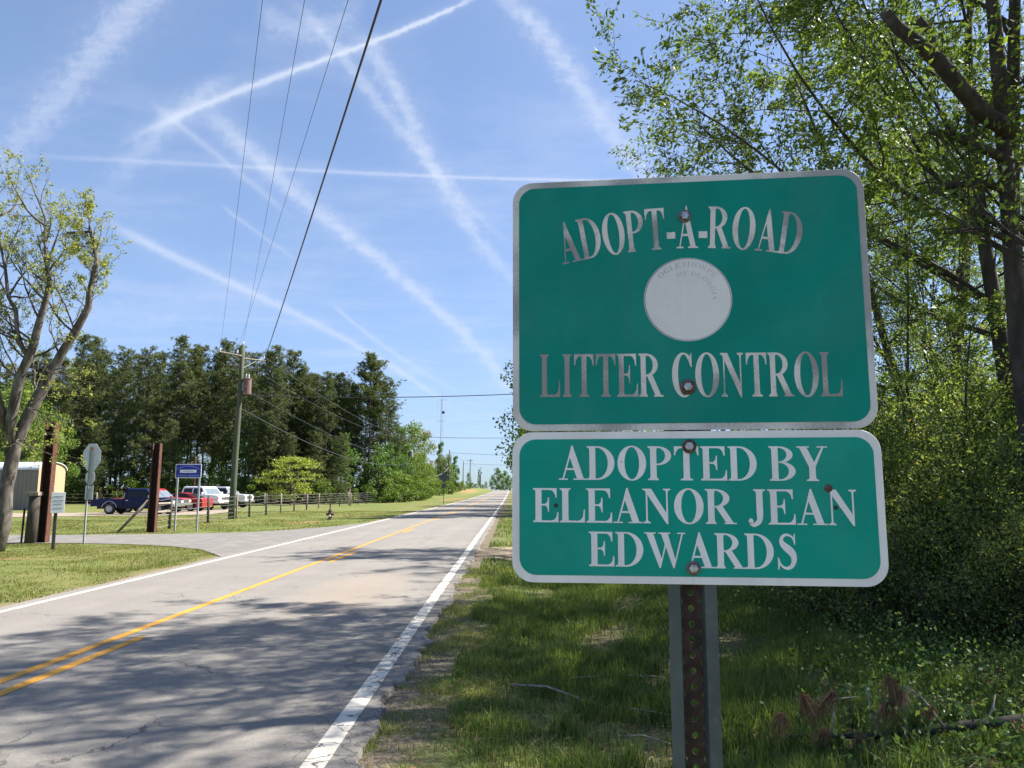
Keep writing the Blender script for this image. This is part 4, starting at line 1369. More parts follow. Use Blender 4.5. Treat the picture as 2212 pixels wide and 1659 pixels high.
for j, x, y, rz, s in ((1, 5.1, 11.0, 0, 1.0), (1, 6.3, 11.8, 1.2, 1.05), (0, 4.7, 10.0, 2.0, 1.0), (0, 5.7, 9.6, 3.0, .95), (1, 7.4, 10.8, 4.2, 1.1), (0, 6.6, 9.2, .7, 1.0), (1, 6.9, 13.2, 5.0, 1.2), (1, 8.6, 12.4, 2.5, 1.2), (0, 7.4, 8.8, 1.5, 1.0), (1, 5.6, 13.6, 3.7, 1.1), (1, 9.8, 14.5, .2, 1.3), (1, 8.0, 15.5, 1.1, 1.3),
                       (1, 11.5, 16.5, 2.1, 1.4), (1, 10.5, 18.5, 4.4, 1.4), (1, 13.0, 19.5, 5.4, 1.4), (0, 4.4, 12.6, 4.0, 1.1), (0, 8.4, 10.2, 5.2, 1.1), (1, 9.9, 12.2, 3.3, 1.2), (1, 12.0, 22.5, .6, 1.5), (1, 9.0, 20.5, 1.6, 1.5), (1, 15.0, 21.0, 2.6, 1.5), (1, 7.2, 17.5, .9, 1.2), (0, 4.3, 9.0, .4, .55), (0, 4.9, 8.5, 1.7, .6), (0, 5.6, 8.3, 2.9, .62), (0, 6.3, 7.9, 4.1, .6), (0, 3.9, 10.4, 5.3, .6), (0, 5.2, 9.2, .9, .7), (0, 6.0, 8.9, 3.3, .75)):
    place(SHR[j], x, y, rz, s, not su[j])
    su[j] = True

# ------------------------------------------------------------------ grass, weeds and vines
def blades(rs_, X, Y, h, w, lean=.35):
    n = len(X)
    Z = gz(X, Y) - .01
    a = rs_.uniform(0, 2 * math.pi, n)
    l = rs_.normal(0, lean, n) * h
    b = rs_.uniform(0, 2 * math.pi, n)
    base = np.stack([X, Y, Z], -1)
    side = np.stack([np.cos(a), np.sin(a), np.zeros(n)], -1) * (w * .5)[:, None]
    bend = np.stack([np.cos(b), np.sin(b), np.zeros(n)], -1) * l[:, None]
    mid = base + bend * .35 + np.stack([0 * h, 0 * h, h * .6], -1)
    top = base + bend + np.stack([0 * h, 0 * h, h * (1 - .25 * np.minimum(1, (l / h) ** 2))], -1)
    q1 = np.stack([base - side, base + side, mid + side * .8, mid - side * .8], 1)
    q2 = np.stack([mid - side * .8, mid + side * .8, top, top], 1)
    return q1, q2
def clumpy(rs_, n, x0, x1, y0, y1, thresh, sc_=1.0, power=1.0):
    X = rs_.uniform(x0, x1, n * 3); Y = y0 + (y1 - y0) * rs_.uniform(0, 1, n * 3) ** power
    f = np.sin(X * 2.1 * sc_ + 1.3 * np.sin(Y * 1.1 * sc_)) * np.sin(Y * 1.7 * sc_ + 1.1 * np.sin(X * 1.9 * sc_)) + .6 * np.sin(X * 5.3 * sc_ + Y * 4.1 * sc_) * np.sin(Y * 6.1 * sc_ - X * 3.3 * sc_)
    keep = f + rs_.normal(0, .5, n * 3) > thresh
    return X[keep][:n], Y[keep][:n], f[keep][:n]
grs = np.random.RandomState(77)
def grass_object(name, parts, m, label):
    Q = np.concatenate([np.concatenate([a, b]) for a, b, _ in parts])
    Rn = np.concatenate([np.concatenate([r_, r_]) for _, _, r_ in parts])
    o = link(name, quads_mesh(name, Q, 4, rnd=Rn), m)
    return tag(o, label, "grass", kind="stuff")
parts = []
X, Y, f = clumpy(grs, 135000, -.55, 5.6, 4.2, 15.0, -.02, 1.0, 1.35)
k = (X > -.5 + .22 * np.sin(Y * 2.1) + .1 * np.sin(Y * 5.7)) & ((X < 3.2 + .25 * np.maximum(Y - 5, 0)) | (grs.rand(len(X)) < .35))
X, Y, f = X[k], Y[k], f[k]
h = np.clip(.07 + .07 * np.maximum(f, 0) + .06 * sst(-.2, 1.5, X) + grs.normal(0, .03, len(X)), .03, .26)
q1, q2 = blades(grs, X, Y, h, grs.uniform(.006, .011, len(X)))
parts.append((q1, q2, np.clip(grs.rand(len(X)) * .75 + .12 * f + .1 * (1 - sst(-.2, .8, X)), 0, 1)))
X, Y, f = clumpy(grs, 22000, -.98, -.1, 4.2, 17, .25, 1.6, 1.3)       # thin tufts in the gravel edge
q1, q2 = blades(grs, X, Y, grs.uniform(.02, .07, len(X)), grs.uniform(.005, .008, len(X)), .6)
parts.append((q1, q2, np.clip(.55 + grs.rand(len(X)) * .45, 0, 1)))
n = 16000                                                            # dead straw lying between the blades
X = grs.uniform(-.4, 5.2, n); Y = 4.2 + 10 * grs.rand(n) ** 1.3
q1, q2 = blades(grs, X, Y, grs.uniform(.03, .10, n), grs.uniform(.004, .008, n), 2.2)
parts.append((q1, q2, .88 + .12 * grs.rand(n)))
n = 900                                                              # coarse tufts of broad blades
tx = grs.uniform(.3, 4.5, 60); ty = 4.5 + 8 * grs.rand(60) ** 1.2
k = grs.randint(0, 60, n * 6)
X = tx[k] + grs.normal(0, .05, n * 6); Y = ty[k] + grs.normal(0, .05, n * 6)
q1, q2 = blades(grs, X, Y, grs.uniform(.10, .26, n * 6), grs.uniform(.007, .012, n * 6), .6)
parts.append((q1, q2, np.clip(.35 + .4 * grs.rand(n * 6), 0, 1)))
X, Y, f = clumpy(grs, 26000, -.7, 5.0, 15, 46, -.2, .6, 1.4)
k = ~(((X - 1.6) / 3.0) ** 2 + ((Y - 21.5) / 2.6) ** 2 < 1.0)
X, Y = X[k], Y[k]
q1, q2 = blades(grs, X, Y, grs.uniform(.05, .14, len(X)), grs.uniform(.012, .02, len(X)), .4)
parts.append((q1, q2, grs.rand(len(X))))
grass_object("verge_grass", parts, "grass_blade", "unmown green grass on the shaded right verge")
parts = []
X, Y, f = clumpy(grs, 52000, -17.0, -7.45, 12.0, 24.6, -.4, .8, 1.0)
k = np.ones(len(X), bool)
from math import atan2
def in_poly(X, Y, poly):
    c = np.zeros(len(X), bool)
    n = len(poly)
    for i in range(n):
        x1, y1 = poly[i]; x2, y2 = poly[(i + 1) % n]
        cond = ((y1 > Y) != (y2 > Y)) & (X < (x2 - x1) * (Y - y1) / (y2 - y1 + 1e-12) + x1)
        c ^= cond
    return c
k = ~in_poly(X, Y, side_poly) & ~in_poly(X, Y, lot_poly)
X, Y, f = X[k], Y[k], f[k]
q1, q2 = blades(grs, X, Y, np.clip(.035 + .02 * f + grs.normal(0, .012, len(X)), .015, .1), grs.uniform(.010, .016, len(X)), .6)
parts.append((q1, q2, grs.rand(len(X))))
X, Y, f = clumpy(grs, 42000, -27, -7.5, 29, 62, -.4, .5, 1.25)
k = ~in_poly(X, Y, side_poly) & ~in_poly(X, Y, lot_poly)
X, Y, f = X[k], Y[k], f[k]
q1, q2 = blades(grs, X, Y, np.clip(.05 + .03 * f + grs.normal(0, .015, len(X)), .02, .14), grs.uniform(.018, .03, len(X)), .6)
parts.append((q1, q2, grs.rand(len(X))))
X = grs.normal(-8.9, .55, 1500); Y = grs.normal(18.6, 1.4, 1500)
k = (X < -7.6) & ~in_poly(X, Y, side_poly)
X, Y = X[k], Y[k]
q1, q2 = blades(grs, X, Y, grs.uniform(.06, .17, len(X)), grs.uniform(.007, .012, len(X)), .5)
parts.append((q1, q2, grs.rand(len(X)) * .6))
grass_object("mown_grass", parts, "grass_dry", "short mown yellow-green grass on the sunny left verge")

# fallen leaves and litter between the blades
n = 7000
X = grs.uniform(-.6, 7.0, n); Y = 4.3 + 8.5 * grs.rand(n) ** 1.3
k = np.sin(X * 1.3 + Y * .9) * np.sin(Y * 1.6 - X) + grs.normal(0, .5, n) > 0
X, Y = X[k], Y[k]
C = np.stack([X, Y, gz(X, Y) + grs.uniform(.005, .05, len(X))], -1)
q = leaves(grs, C, .055, .6, 0)
q[:, :, 2] = C[:, None, 2] + (q[:, :, 2] - C[:, None, 2]) * .3
tag(link("leaf_litter", quads_mesh("leaf_litter", q, 4), "needle_dead"), "scattered dead brown leaves lying in the verge grass", "leaf litter", kind="stuff")

# leafy vines and weeds at the foot of the thicket
n = 60000
X = grs.uniform(1.6, 9.5, n); Y = 4.4 + 9.0 * grs.rand(n) ** 1.2
edge = 2.3 + .38 * np.maximum(Y - 5, 0) - .35 * np.maximum(0, Y - 9)
f = np.sin(X * 1.9 + Y) * np.sin(Y * 2.3 - X * .8)
k = (X + grs.normal(0, .5, n) + .4 * f > edge)
X, Y = X[k], Y[k]
Z = gz(X, Y) + np.abs(grs.normal(0, .16, len(X))) * (1 + .5 * np.sin(X * 2.2) * np.sin(Y * 1.9))
C = np.stack([X, Y, Z], -1)
link_o = link("ground_vines", quads_mesh("ground_vines", leaves(grs, C, .048, .55, .0), 4), "leaf_vine")
tag(link_o, "low leafy vines and weeds covering the ground below the thicket", "ground cover", kind="stuff")

# dead fallen pine branch with brown needle tufts
frs = np.random.RandomState(91)
fb_o = np.array([2.85, 5.45, float(gz(2.85, 5.45))])
def gp(x, y, d, up=0.0):
    p = at(x, y, d)
    return p - fb_o
fallen = thing("fallen_branch", "long dark dead pine branch with brown needle tufts lying in the vines", "branch", tuple(fb_o))
limbp = [gp(1700, 1592, 5.5), gp(1790, 1590, 5.5), gp(1880, 1590, 5.5), gp(1960, 1585, 5.5), gp(2040, 1572, 5.5), gp(2130, 1563, 5.5), gp(2240, 1550, 5.55), gp(2330, 1545, 5.6)]
MB().tube(limbp, [.010, .016, .022, .027, .031, .034, .036, .038], 8).build("limb", "bark_fallen", fallen, smooth=True)
tw = [[(1795, 1590), (1800, 1545), (1803, 1510), (1850, 1505)], [(1960, 1585), (1955, 1560), (1958, 1520), (1962, 1480)], [(1900, 1588), (1880, 1530), (1870, 1480)], [(2040, 1572), (2010, 1530), (1985, 1500), (1945, 1480)],
      [(1850, 1590), (1870, 1620), (1885, 1659)], [(1955, 1585), (1968, 1620), (1972, 1659)], [(1905, 1588), (1925, 1630), (1960, 1668)], [(2130, 1563), (2145, 1530), (2150, 1500)], [(1955, 1545), (1940, 1520), (1932, 1500)]]
for t in tw:
    MB().tube([gp(x, y, 5.45 + .03 * i) for i, (x, y) in enumerate(t)], np.linspace(.010, .004, len(t)), 5).build("twig", "twig_pale", fallen, smooth=True)
for x, y, rx, rz_ in ((1800, 1525, 32, 42), (1735, 1530, 26, 40), (1920, 1545, 38, 40), (1945, 1512, 20, 28), (1925, 1500, 24, 52), (1860, 1625, 44, 50), (1780, 1605, 34, 40), (1720, 1640, 36, 30), (1905, 1630, 30, 34), (2200, 1590, 24, 40), (1690, 1570, 26, 40), (2010, 1545, 16, 26)):
    c = gp(x, y, 5.42)
    nb = 120
    base = np.repeat(c[None], nb, 0) + frs.normal(0, .012, (nb, 3)) + (0, 0, rz_ / 1662 * 5.4 * .6)
    a_ = frs.uniform(0, 6.28, nb); o_ = frs.rand(nb) ** .7 * rx / 1662 * 5.4 * .9
    L = rz_ * 1.6 / 1662 * 5.4 * frs.uniform(.35, 1.15, nb)
    side = np.stack([-np.sin(a_) + frs.normal(0, .5, nb), np.cos(a_), frs.normal(0, .4, nb)], -1); side /= np.linalg.norm(side, axis=1)[:, None]
    w = .0019
    lean_ = frs.normal(0, .25)
    out = np.stack([np.cos(a_) * o_, np.sin(a_) * o_ * .7, np.zeros(nb)], -1)
    mid = base + out * .45 + np.stack([0 * L, 0 * L, L * frs.uniform(-.25, .08, nb)], -1)
    tip = base + out * frs.uniform(.9, 1.9, (nb, 1)) + np.stack([lean_ * L, 0 * L, -L * (1 - .45 * (o_ / o_.max()) ** 2)], -1)
    q = np.concatenate([np.stack([base - side * w, base + side * w, mid + side * w, mid - side * w], 1), np.stack([mid - side * w, mid + side * w, tip + side * w * .4, tip - side * w * .4], 1)])
    link("needle_tuft", quads_mesh("needle_tuft", q, 4), "needle_dead", fallen)
# loose sticks in the grass
for pts, r, lab in (([(1105, 1468, 7.0), (1180, 1476, 6.9), (1250, 1490, 6.75), (1310, 1506, 6.6), (1390, 1528, 6.4), (1460, 1545, 6.2)], .011, "long thin dead stick lying in the grass left of the steel post"),
                    ([(1335, 1585, 5.75), (1390, 1594, 5.7), (1450, 1608, 5.65)], .008, "short dark stick on bare ground close to the steel post"),
                    ([(1230, 1440, 7.4), (1330, 1425, 7.5), (1420, 1418, 7.6), (1470, 1428, 7.5)], .006, "wispy curved dead twig above the long stick in the grass")):
    P = [at(x, y, d) for x, y, d in pts]
    P = [np.array([p[0], p[1], float(gz(p[0], p[1])) + .05 + .03 * math.sin(i * 1.7)]) for i, p in enumerate(P)]
    o0 = P[0].copy()
    o = MB().tube([p - o0 for p in P], np.linspace(r, r * .5, len(P)), 6).build("dead_stick", "twig_pale", None, True, tuple(o0))
    tag(o, lab, "stick")

# ------------------------------------------------------------------ vehicles
def arch(cx, r, z, n=10):
    """points over a wheel opening going +x along the sill at height z"""
    a0 = math.asin(max(-1, min(1, (z - .38) / r)))
    return [(cx - r * math.cos(t), .38 + r * math.sin(t)) for t in np.linspace(a0, math.pi - a0, n)]

def add_wheel(root, x, y, r=.37, w=.24):
    sgn = 1 if y > 0 else -1
    t = MB().lathe([(r * .62, -w / 2), (r * .93, -w / 2), (r, -w * .36), (r, w * .36), (r * .93, w / 2), (r * .62, w / 2)], 20, (x, y, r), "y").build("wheel", "tyre", root, smooth=False)
    rm = MB().lathe([(r * .63, -.02), (r * .60, .05), (r * .45, .02), (r * .20, .04), (r * .16, .075), (.01, .08)], 16, (0, 0, 0), "y")
    rm.v = [(a + x, b * sgn + y + sgn * w * .46, c + r) for a, b, c in rm.v]
    rm.build("rim", "rim", t)
    for k in range(6):
        a = k * math.pi / 3
        MB().box((x + r * .38 * math.cos(a), y + sgn * (w * .46 + .03), r + r * .38 * math.sin(a)), (.05, .02, .05)).build("wheel_slot", "plastic_black", t)

def side_quad(P, y, push, name, m, root):
    """flat pane lying on a slanted cab side: P = (x, z, y) corners"""
    vs = [(x, (yy + push) * y, z) for x, z, yy in P]
    return MB().add(vs, [tuple(range(len(vs)))] if y < 0 else [tuple(range(len(vs)))[::-1]]).build(name, m, root)

def pickup(label, paint, loc, rz, L=5.4, W=1.96, crew=False, old=True, group=None):
    root = thing("pickup_truck", label, "truck", loc, rz, group)
    hw = W / 2
    xr, xf = -L / 2, L / 2
    wr, wf = xr + 1.25, xf - .95
    zb = .46
    zs = 1.02 if old else 1.14            # bed side top
    zh = 1.06 if old else 1.22            # hood
    cab0 = xr + (2.15 if not crew else 1.75)
    cab1 = xf - (1.30 if not crew else 1.35)
    zr = 1.74 if old else 1.93
    # bed
    prof = [(xr, .58)] + [(wr - .62, zb + .06)] + arch(wr, .47, zb + .06) + [(cab0 - .02, zb), (cab0 - .02, zs), (xr, zs)]
    bed = MB()
    bed.prism_y(prof, -hw, -hw + .09); bed.prism_y(prof, hw - .09, hw)
    bed.box(((xr + cab0) / 2, 0, .66), (cab0 - xr - .06, W - .2, .06))
    bed.box((cab0 - .07, 0, .84), (.06, W - .19, zs - .70))
    bed.build("bed", paint, root, bevel=.02)
    tg = MB().box((xr + .035, 0, .82), (.06, W - .2, zs - .62)).build("tailgate", paint, root, bevel=.015)
    MB().box((xr - .002, 0, .90), (.02, .22, .07)).build("handle", "plastic_black", tg)
    # cab lower + front
    prof = [(cab0, zb), (wf - .60, zb)] + arch(wf, .47, zb + .06)[0:] + [(xf - .06, zb + .08), (xf, .62), (xf - .01, zh - .10), (xf - .10, zh - .02), (cab1 + .05, zh + .06), (cab0, zh + .04)]
    body = MB().prism_y(prof, -hw + .01, hw - .01).build("body", paint, root, bevel=.045)
    # greenhouse
    z0 = zh + .02
    x0, x1, x0t, x1t = cab0 + .02, cab1 + .05, cab0 + .10, cab1 - .55
    yb_, yt_ = hw - .04, hw - .20
    gh = MB()
    lo = [(x0, -yb_, z0), (x1, -yb_, z0), (x1, yb_, z0), (x0, yb_, z0)]
    up = [(x0t, -yt_, zr - .04), (x1t, -yt_, zr - .04), (x1t, yt_, zr - .04), (x0t, yt_, zr - .04)]
    tp = [(x0t + .1, -yt_ + .12, zr), (x1t - .1, -yt_ + .12, zr), (x1t - .1, yt_ - .12, zr), (x0t + .1, yt_ - .12, zr)]
    gh.add(lo + up + tp, [(0, 1, 5, 4), (1, 2, 6, 5), (2, 3, 7, 6), (3, 0, 4, 7), (4, 5, 9, 8), (5, 6, 10, 9), (6, 7, 11, 10), (7, 4, 8, 11), (8, 9, 10, 11)])
    gh.build("cab_roof", paint, root, bevel=.03)
    def yat(z):
        return yb_ + (yt_ - yb_) * (z - z0) / (zr - .04 - z0)
    za, zc = z0 + .05, zr - .15
    def xfro(z):
        return x1 + (x1t - x1) * (z - z0) / (zr - .04 - z0)
    for s in (-1, 1):
        if crew:
            mid = (x0t + x1t) / 2 + .1
            side_quad([(x0 + .16, za, yat(za)), (mid - .06, za, yat(za)), (mid - .06, zc, yat(zc)), (x0 + .24, zc, yat(zc))], s, .006, "side_window", "glass_dark", root)
            side_quad([(mid + .06, za, yat(za)), (xfro(za) - .22, za, yat(za)), (xfro(zc) - .12, zc, yat(zc)), (mid + .06, zc, yat(zc))], s, .006, "side_window", "glass_dark", root)
        else:
            side_quad([(x0 + .18, za, yat(za)), (xfro(za) - .24, za, yat(za)), (xfro(zc) - .12, zc, yat(zc)), (x0 + .24, zc, yat(zc))], s, .006, "side_window", "glass_dark", root)
        # doors as thin proud skins with a handle
        dxs = [(cab0 + .10, (x0t + x1t) / 2 + .08), ((x0t + x1t) / 2 + .12, cab1 - .02)] if crew else [(cab0 + .10, cab1 - .02)]
        for a, b in dxs:
            dd = MB().box(((a + b) / 2, s * (hw - .004), (zb + .08 + zh) / 2), (b - a, .018, zh - zb - .12)).build("door", paint, root, bevel=.008)
            MB().box((a + .16, s * (hw + .012), zh - .12), (.16, .03, .04)).build("handle", "plastic_black" if not old else "chrome", dd)
        mm = MB().box((cab1 - .22, s * (hw + .12), zh + .14), (.10, .20, .20)).build("mirror", "chrome" if old else paint, root, bevel=.02)
        MB().box((cab1 - .20, s * (hw + .02), zh + .08), (.04, .10, .04)).build("mirror_arm", "plastic_black", mm)
        MB().box((xr - .004, s * (hw - .09), .86), (.03, .15, .30)).build("taillight", "lamp_red", root, bevel=.008)
        MB().box((xf + .0, s * (hw - .24), zh - .24), (.03, .34, .18)).build("headlight", "lamp_clear", root, bevel=.01)
        MB().box((xf - .06, s * (hw - .012), zh - .26), (.16, .03, .10)).build("marker_lamp", "lamp_amber", root)
        add_wheel(root, wr, s * (hw - .14)); add_wheel(root, wf, s * (hw - .14))
        fl = [(wr - .50 * math.cos(t), .38 + .50 * math.sin(t)) for t in np.linspace(.15, math.pi - .15, 12)]
        MB().tube([(x, s * (hw + .005), z) for x, z in fl], .022, 5).build("arch_trim", "chrome" if old else "plastic_black", root, smooth=True)
    MB().add([(xfro(za) + .008, -yat(za) + .10, za), (xfro(za) + .008, yat(za) - .10, za), (xfro(zc) + .008, yat(zc) - .08, zc), (xfro(zc) + .008, -yat(zc) + .08, zc)], [(0, 1, 2, 3)]).build("windscreen", "glass_pale", root)
    MB().add([(x0 + .03, -yat(za) + .12, za), (x0 + .03, yat(za) - .12, za), (x0t - .012, yat(zc) - .10, zc), (x0t - .012, -yat(zc) + .10, zc)], [(3, 2, 1, 0)]).build("rear_window", "glass_dark", root)
    g = MB().box((xf + .012, 0, zh - .25), (.05, W - .92, .26)).build("grille", "chrome", root, bevel=.012)
    for k in range(4):
        MB().box((xf + .038, 0, zh - .34 + k * .06), (.012, W - 1.0, .028)).build("grille_slot", "plastic_black", g)
    MB().box((xf + .06, 0, .60), (.16, W - .04, .17)).build("front_bumper", "chrome", root, bevel=.03)
    MB().box((xr - .08, 0, .60), (.14, W - .06, .15)).build("rear_bumper", "chrome", root, bevel=.03)
    MB().box((0, 0, .48), (L - .5, W - .75, .22)).build("chassis", "plastic_black", root)
    return root

def sedan(label, paint, loc, rz):
    root = thing("parked_car", label, "car", loc, rz)
    hw, xr, xf = .90, -2.35, 2.35
    wr, wf = -1.38, 1.42
    prof = [(xr + .05, .30), (wr - .45, .24)] + arch(wr, .40, .26) + [(wf - .42, .24)] + arch(wf, .40, .26) + [(xf - .08, .26), (xf, .45), (xf - .03, .66), (xf - .35, .80), (.95, .96), (-1.55, 1.02), (xr + .10, 1.00), (xr - .02, .82), (xr, .50)]
    seen = []
    for p in prof:
        if not seen or abs(p[0] - seen[-1][0]) + abs(p[1] - seen[-1][1]) > 1e-4:
            seen.append(p)
    MB().prism_y(seen, -hw, hw).build("body", paint, root, bevel=.07)
    st = [(1.05, .93, .0), (.25, 1.37, .16), (-.35, 1.44, .20), (-1.0, 1.36, .18), (-1.85, 1.00, .04)]
    gh = MB(); vs = []
    for x, z, ins in st:
        vs += [(x, -hw + .06, .93), (x, -hw + .06 + ins, z), (x, hw - .06 - ins, z), (x, hw - .06, .93)]
    fs = []
    for i in range(len(st) - 1):
        for j in range(3):
            a = i * 4 + j
            fs.append((a, a + 1, a + 5, a + 4))
    gh.add(vs, fs).build("roof", paint, root, bevel=.03)
    for s in (-1, 1):
        y = hw - .06
        MB().add([(.78, s * (y + .0), .97), (-.30, s * y, .99), (-.32, s * (y - .15), 1.36), (.22, s * (y - .12), 1.31)], [(0, 1, 2, 3) if s > 0 else (3, 2, 1, 0)]).build("side_window", "glass_dark", root)
        MB().add([(-.40, s * y, .99), (-1.45, s * y, 1.02), (-1.0, s * (y - .14), 1.29), (-.42, s * (y - .15), 1.36)], [(0, 1, 2, 3) if s > 0 else (3, 2, 1, 0)]).build("side_window", "glass_dark", root)
        MB().box((xr + .03, s * (hw - .20), .84), (.08, .34, .15)).build("taillight", "lamp_red", root, bevel=.01)
        MB().box((xf - .10, s * (hw - .22), .64), (.16, .32, .12)).build("headlight", "lamp_clear", root, bevel=.01)
        MB().box((.62, s * (hw + .05), .98), (.10, .16, .12)).build("mirror", paint, root, bevel=.02)
        for x0 in (.05, -.95):
            MB().box((x0, s * (hw + .006), .84), (.17, .02, .035)).build("door_handle", paint, root)
        add_wheel(root, wr, s * (hw - .12), .33, .21); add_wheel(root, wf, s * (hw - .12), .33, .21)
    MB().add([(1.045, -.70, .965), (1.045, .70, .965), (.30, .60, 1.355), (.30, -.60, 1.355)], [(0, 1, 2, 3)]).build("windscreen", "glass_pale", root)
    MB().add([(-1.82, -.70, 1.025), (-1.82, .70, 1.025), (-1.05, .60, 1.36), (-1.05, -.60, 1.36)], [(3, 2, 1, 0)]).build("rear_window", "glass_dark", root)
    MB().box((0, 0, .30), (4.0, 1.2, .16)).build("chassis", "plastic_black", root)
    return root

pickup("dark navy blue older pickup with chrome trim parked on the gravel", "paint_blue_dark", (-25.85, 53.8, .022), R(2), 5.45)
pickup("red pickup mostly hidden behind the navy blue pickup", "paint_red", (-26.7, 57.6, .022), R(1), 5.1)
sedan("red sedan parked between the red pickup and the white pickup", "paint_red", (-26.2, 61.2, .022), R(176))
pickup("white crew cab pickup with dark windows angled toward the fence", "paint_white", (-26.5, 66.0, .022), R(-22), 5.8, 2.0, True, False)
pickup("silver crew cab pickup parked beyond the white pickup", "paint_silver", (-27.0, 71.6, .022), R(-4), 5.8, 2.0, True, False)

# ------------------------------------------------------------------ storage building on the left
shed = thing("storage_shed", "tall narrow shed with a cream end wall, grey side and curved pale roof", "shed", (vx(107, 66), 66, 0), R(-10))
SL, SWd, SHt = 9.0, 3.0, 3.35
end_prof = [(-SWd / 2, 0), (SWd / 2, 0), (SWd / 2, SHt)] + [(SWd / 2 * math.cos(t), SHt + .62 * math.sin(t)) for t in np.linspace(.15, math.pi - .15, 11)] + [(-SWd / 2, SHt)]
# local x runs along the shed; the end wall faces +x
mb = MB().add([(0, y, z) for y, z in end_prof], [tuple(range(len(end_prof)))])
mb.build("end_wall", "shed_cream", shed)
mb = MB().add([(-SL, y, z) for y, z in end_prof], [tuple(range(len(end_prof)))[::-1]])
mb.build("end_wall", "shed_grey", shed)
for s in (-1, 1):
    MB().box((-SL / 2, s * (SWd / 2 - .03), SHt / 2), (SL - .02, .06, SHt)).build("side_wall", "shed_grey", shed)
    for k in range(22):
        MB().box((-.3 - k * .4, s * (SWd / 2 + .012), SHt / 2), (.05, .024, SHt - .06)).build("batten", "shed_grey", shed)
rf = MB()
arc = [((SWd / 2 + .10) * math.cos(t), SHt + .70 * math.sin(t) - .02) for t in np.linspace(0, math.pi, 15)]
arc2 = [((SWd / 2 + .05) * math.cos(t), SHt + .64 * math.sin(t) - .02) for t in np.linspace(math.pi, 0, 15)]
pr = arc + arc2
rf.add([(.12, y, z) for y, z in pr] + [(-SL - .12, y, z) for y, z in pr], [(i, (i + 1) % 30, 30 + (i + 1) % 30, 30 + i) for i in range(30)] + [(i, 29 - i, 28 - i, i + 1) for i in range(14)] + [(30 + i, 31 + i, 30 + 28 - i, 30 + 29 - i) for i in range(14)])
rf.build("roof", "shed_roof", shed, smooth=False)
MB().box((.012, .15, 2.6), (.03, .34, 1.3)).build("vent_window", "wood_weathered", shed)
MB().box((.012, .25, 1.2), (.03, .12, 1.0)).build("door_strip", "wood_weathered", shed)

# ------------------------------------------------------------------ rusty steel beams at the side road
def beam(x, y, h, label, lean=0.0):
    b = .30; t = .035
    prof = [(-b / 2, -b / 2), (b / 2, -b / 2), (b / 2, -b / 2 + t), (t / 2, -b / 2 + t), (t / 2, b / 2 - t), (b / 2, b / 2 - t), (b / 2, b / 2), (-b / 2, b / 2), (-b / 2, b / 2 - t), (-t / 2, b / 2 - t), (-t / 2, -b / 2 + t), (-b / 2, -b / 2 + t)]
    o = thing("steel_beam", label, "post", (x, y, 0), R(97))
    o.rotation_euler[1] = lean
    for sg in (-1, 1):
        MB().box((0, sg * (b / 2 - t / 2), h / 2 - .15), (b, t, h + .3)).build("flange", "rust_beam", o)
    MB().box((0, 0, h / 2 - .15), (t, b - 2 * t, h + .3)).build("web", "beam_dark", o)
    return o
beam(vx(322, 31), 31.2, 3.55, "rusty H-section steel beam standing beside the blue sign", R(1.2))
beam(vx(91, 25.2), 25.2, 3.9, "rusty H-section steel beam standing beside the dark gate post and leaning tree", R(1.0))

gp_ = thing("gate_post", "thick dark weathered wooden gate post at the drive entrance", "post", (vx(66, 25.0), 25.0, 0))
MB().tube([(0, 0, -.2), (.02, 0, .8), (.02, .01, 1.5)], [.19, .18, .17], 10).build("shaft", "bark_dark", gp_, smooth=True)
MB().box((.0, -.02, 1.56), (.42, .30, .12)).build("cap", "wood_weathered", gp_, bevel=.01)
MB().tube([(-.24, -.1, -.1), (-.22, -.1, 1.1)], .035, 6).build("hinge_rod", "rust_beam", gp_)

# notice sign on a slim wooden post
ns = thing("notice_sign", "small white notice with lines of grey print on a slim dark wooden post", "sign", (vx(109, 22), 22.1, 0), R(24))
MB().box((0, .03, .52), (.085, .06, 1.30)).build("post", "wood_pole_far", ns)
bd = MB().box((.04, -.012, 1.33), (.34, .016, .58)).build("board", "sign_white", ns, bevel=.003)
for k, (w, n) in enumerate(((.24, 1), (.26, 1), (.22, 1), (.24, 1))):
    MB().box((.04, -.022, 1.50 - k * .115 + (.02 if k > 1 else 0)), (w, .003, .028)).build("print_line", "sign_text_grey", bd)

# ------------------------------------------------------------------ stop sign seen from behind
def ngon_plate(n, r, c, t, rot=0.0, zs=1.0):
    return MB().prism_y([(c[0] + r * math.cos(rot + 2 * math.pi * k / n), c[2] + zs * r * math.sin(rot + 2 * math.pi * k / n)) for k in range(n)], c[1] - t / 2, c[1] + t / 2)
ss = thing("stop_sign", "grey backs of an octagonal stop sign and two smaller plates on one steel post", "sign", (vx(181, 24.6), 24.6, 0), R(-26))
MB().prism_z([(-.035, -.02), (-.015, -.02), (-.012, .01), (.012, .01), (.015, -.02), (.035, -.02), (.035, -.014), (.02, -.014), (.015, .018), (-.015, .018), (-.02, -.014), (-.035, -.014)], -.2, 3.05).build("post", "galvanised_light", ss)
ngon_plate(8, .465, (0, .05, 2.72), .004, R(22.5)).build("octagon_plate", "sign_back", ss)
ngon_plate(8, .245, (0, .05, 2.075), .004, R(22.5)).build("small_octagon_plate", "sign_back", ss)
MB().prism_y([(-.19, 1.38), (.19, 1.38), (.19, 1.82), (-.19, 1.82)], .048, .052).build("rectangle_plate", "sign_back", ss)
MB().box((0, .012, 3.0), (.09, .05, .06)).build("bracket", "lamp_amber", ss)
for z in (2.4, 2.95, 2.0, 1.5):
    MB().lathe([(.001, -.03), (.014, -.03), (.014, .02)], 6, (0, .0, z), "y").build("bolt", "bolt_zinc", ss)

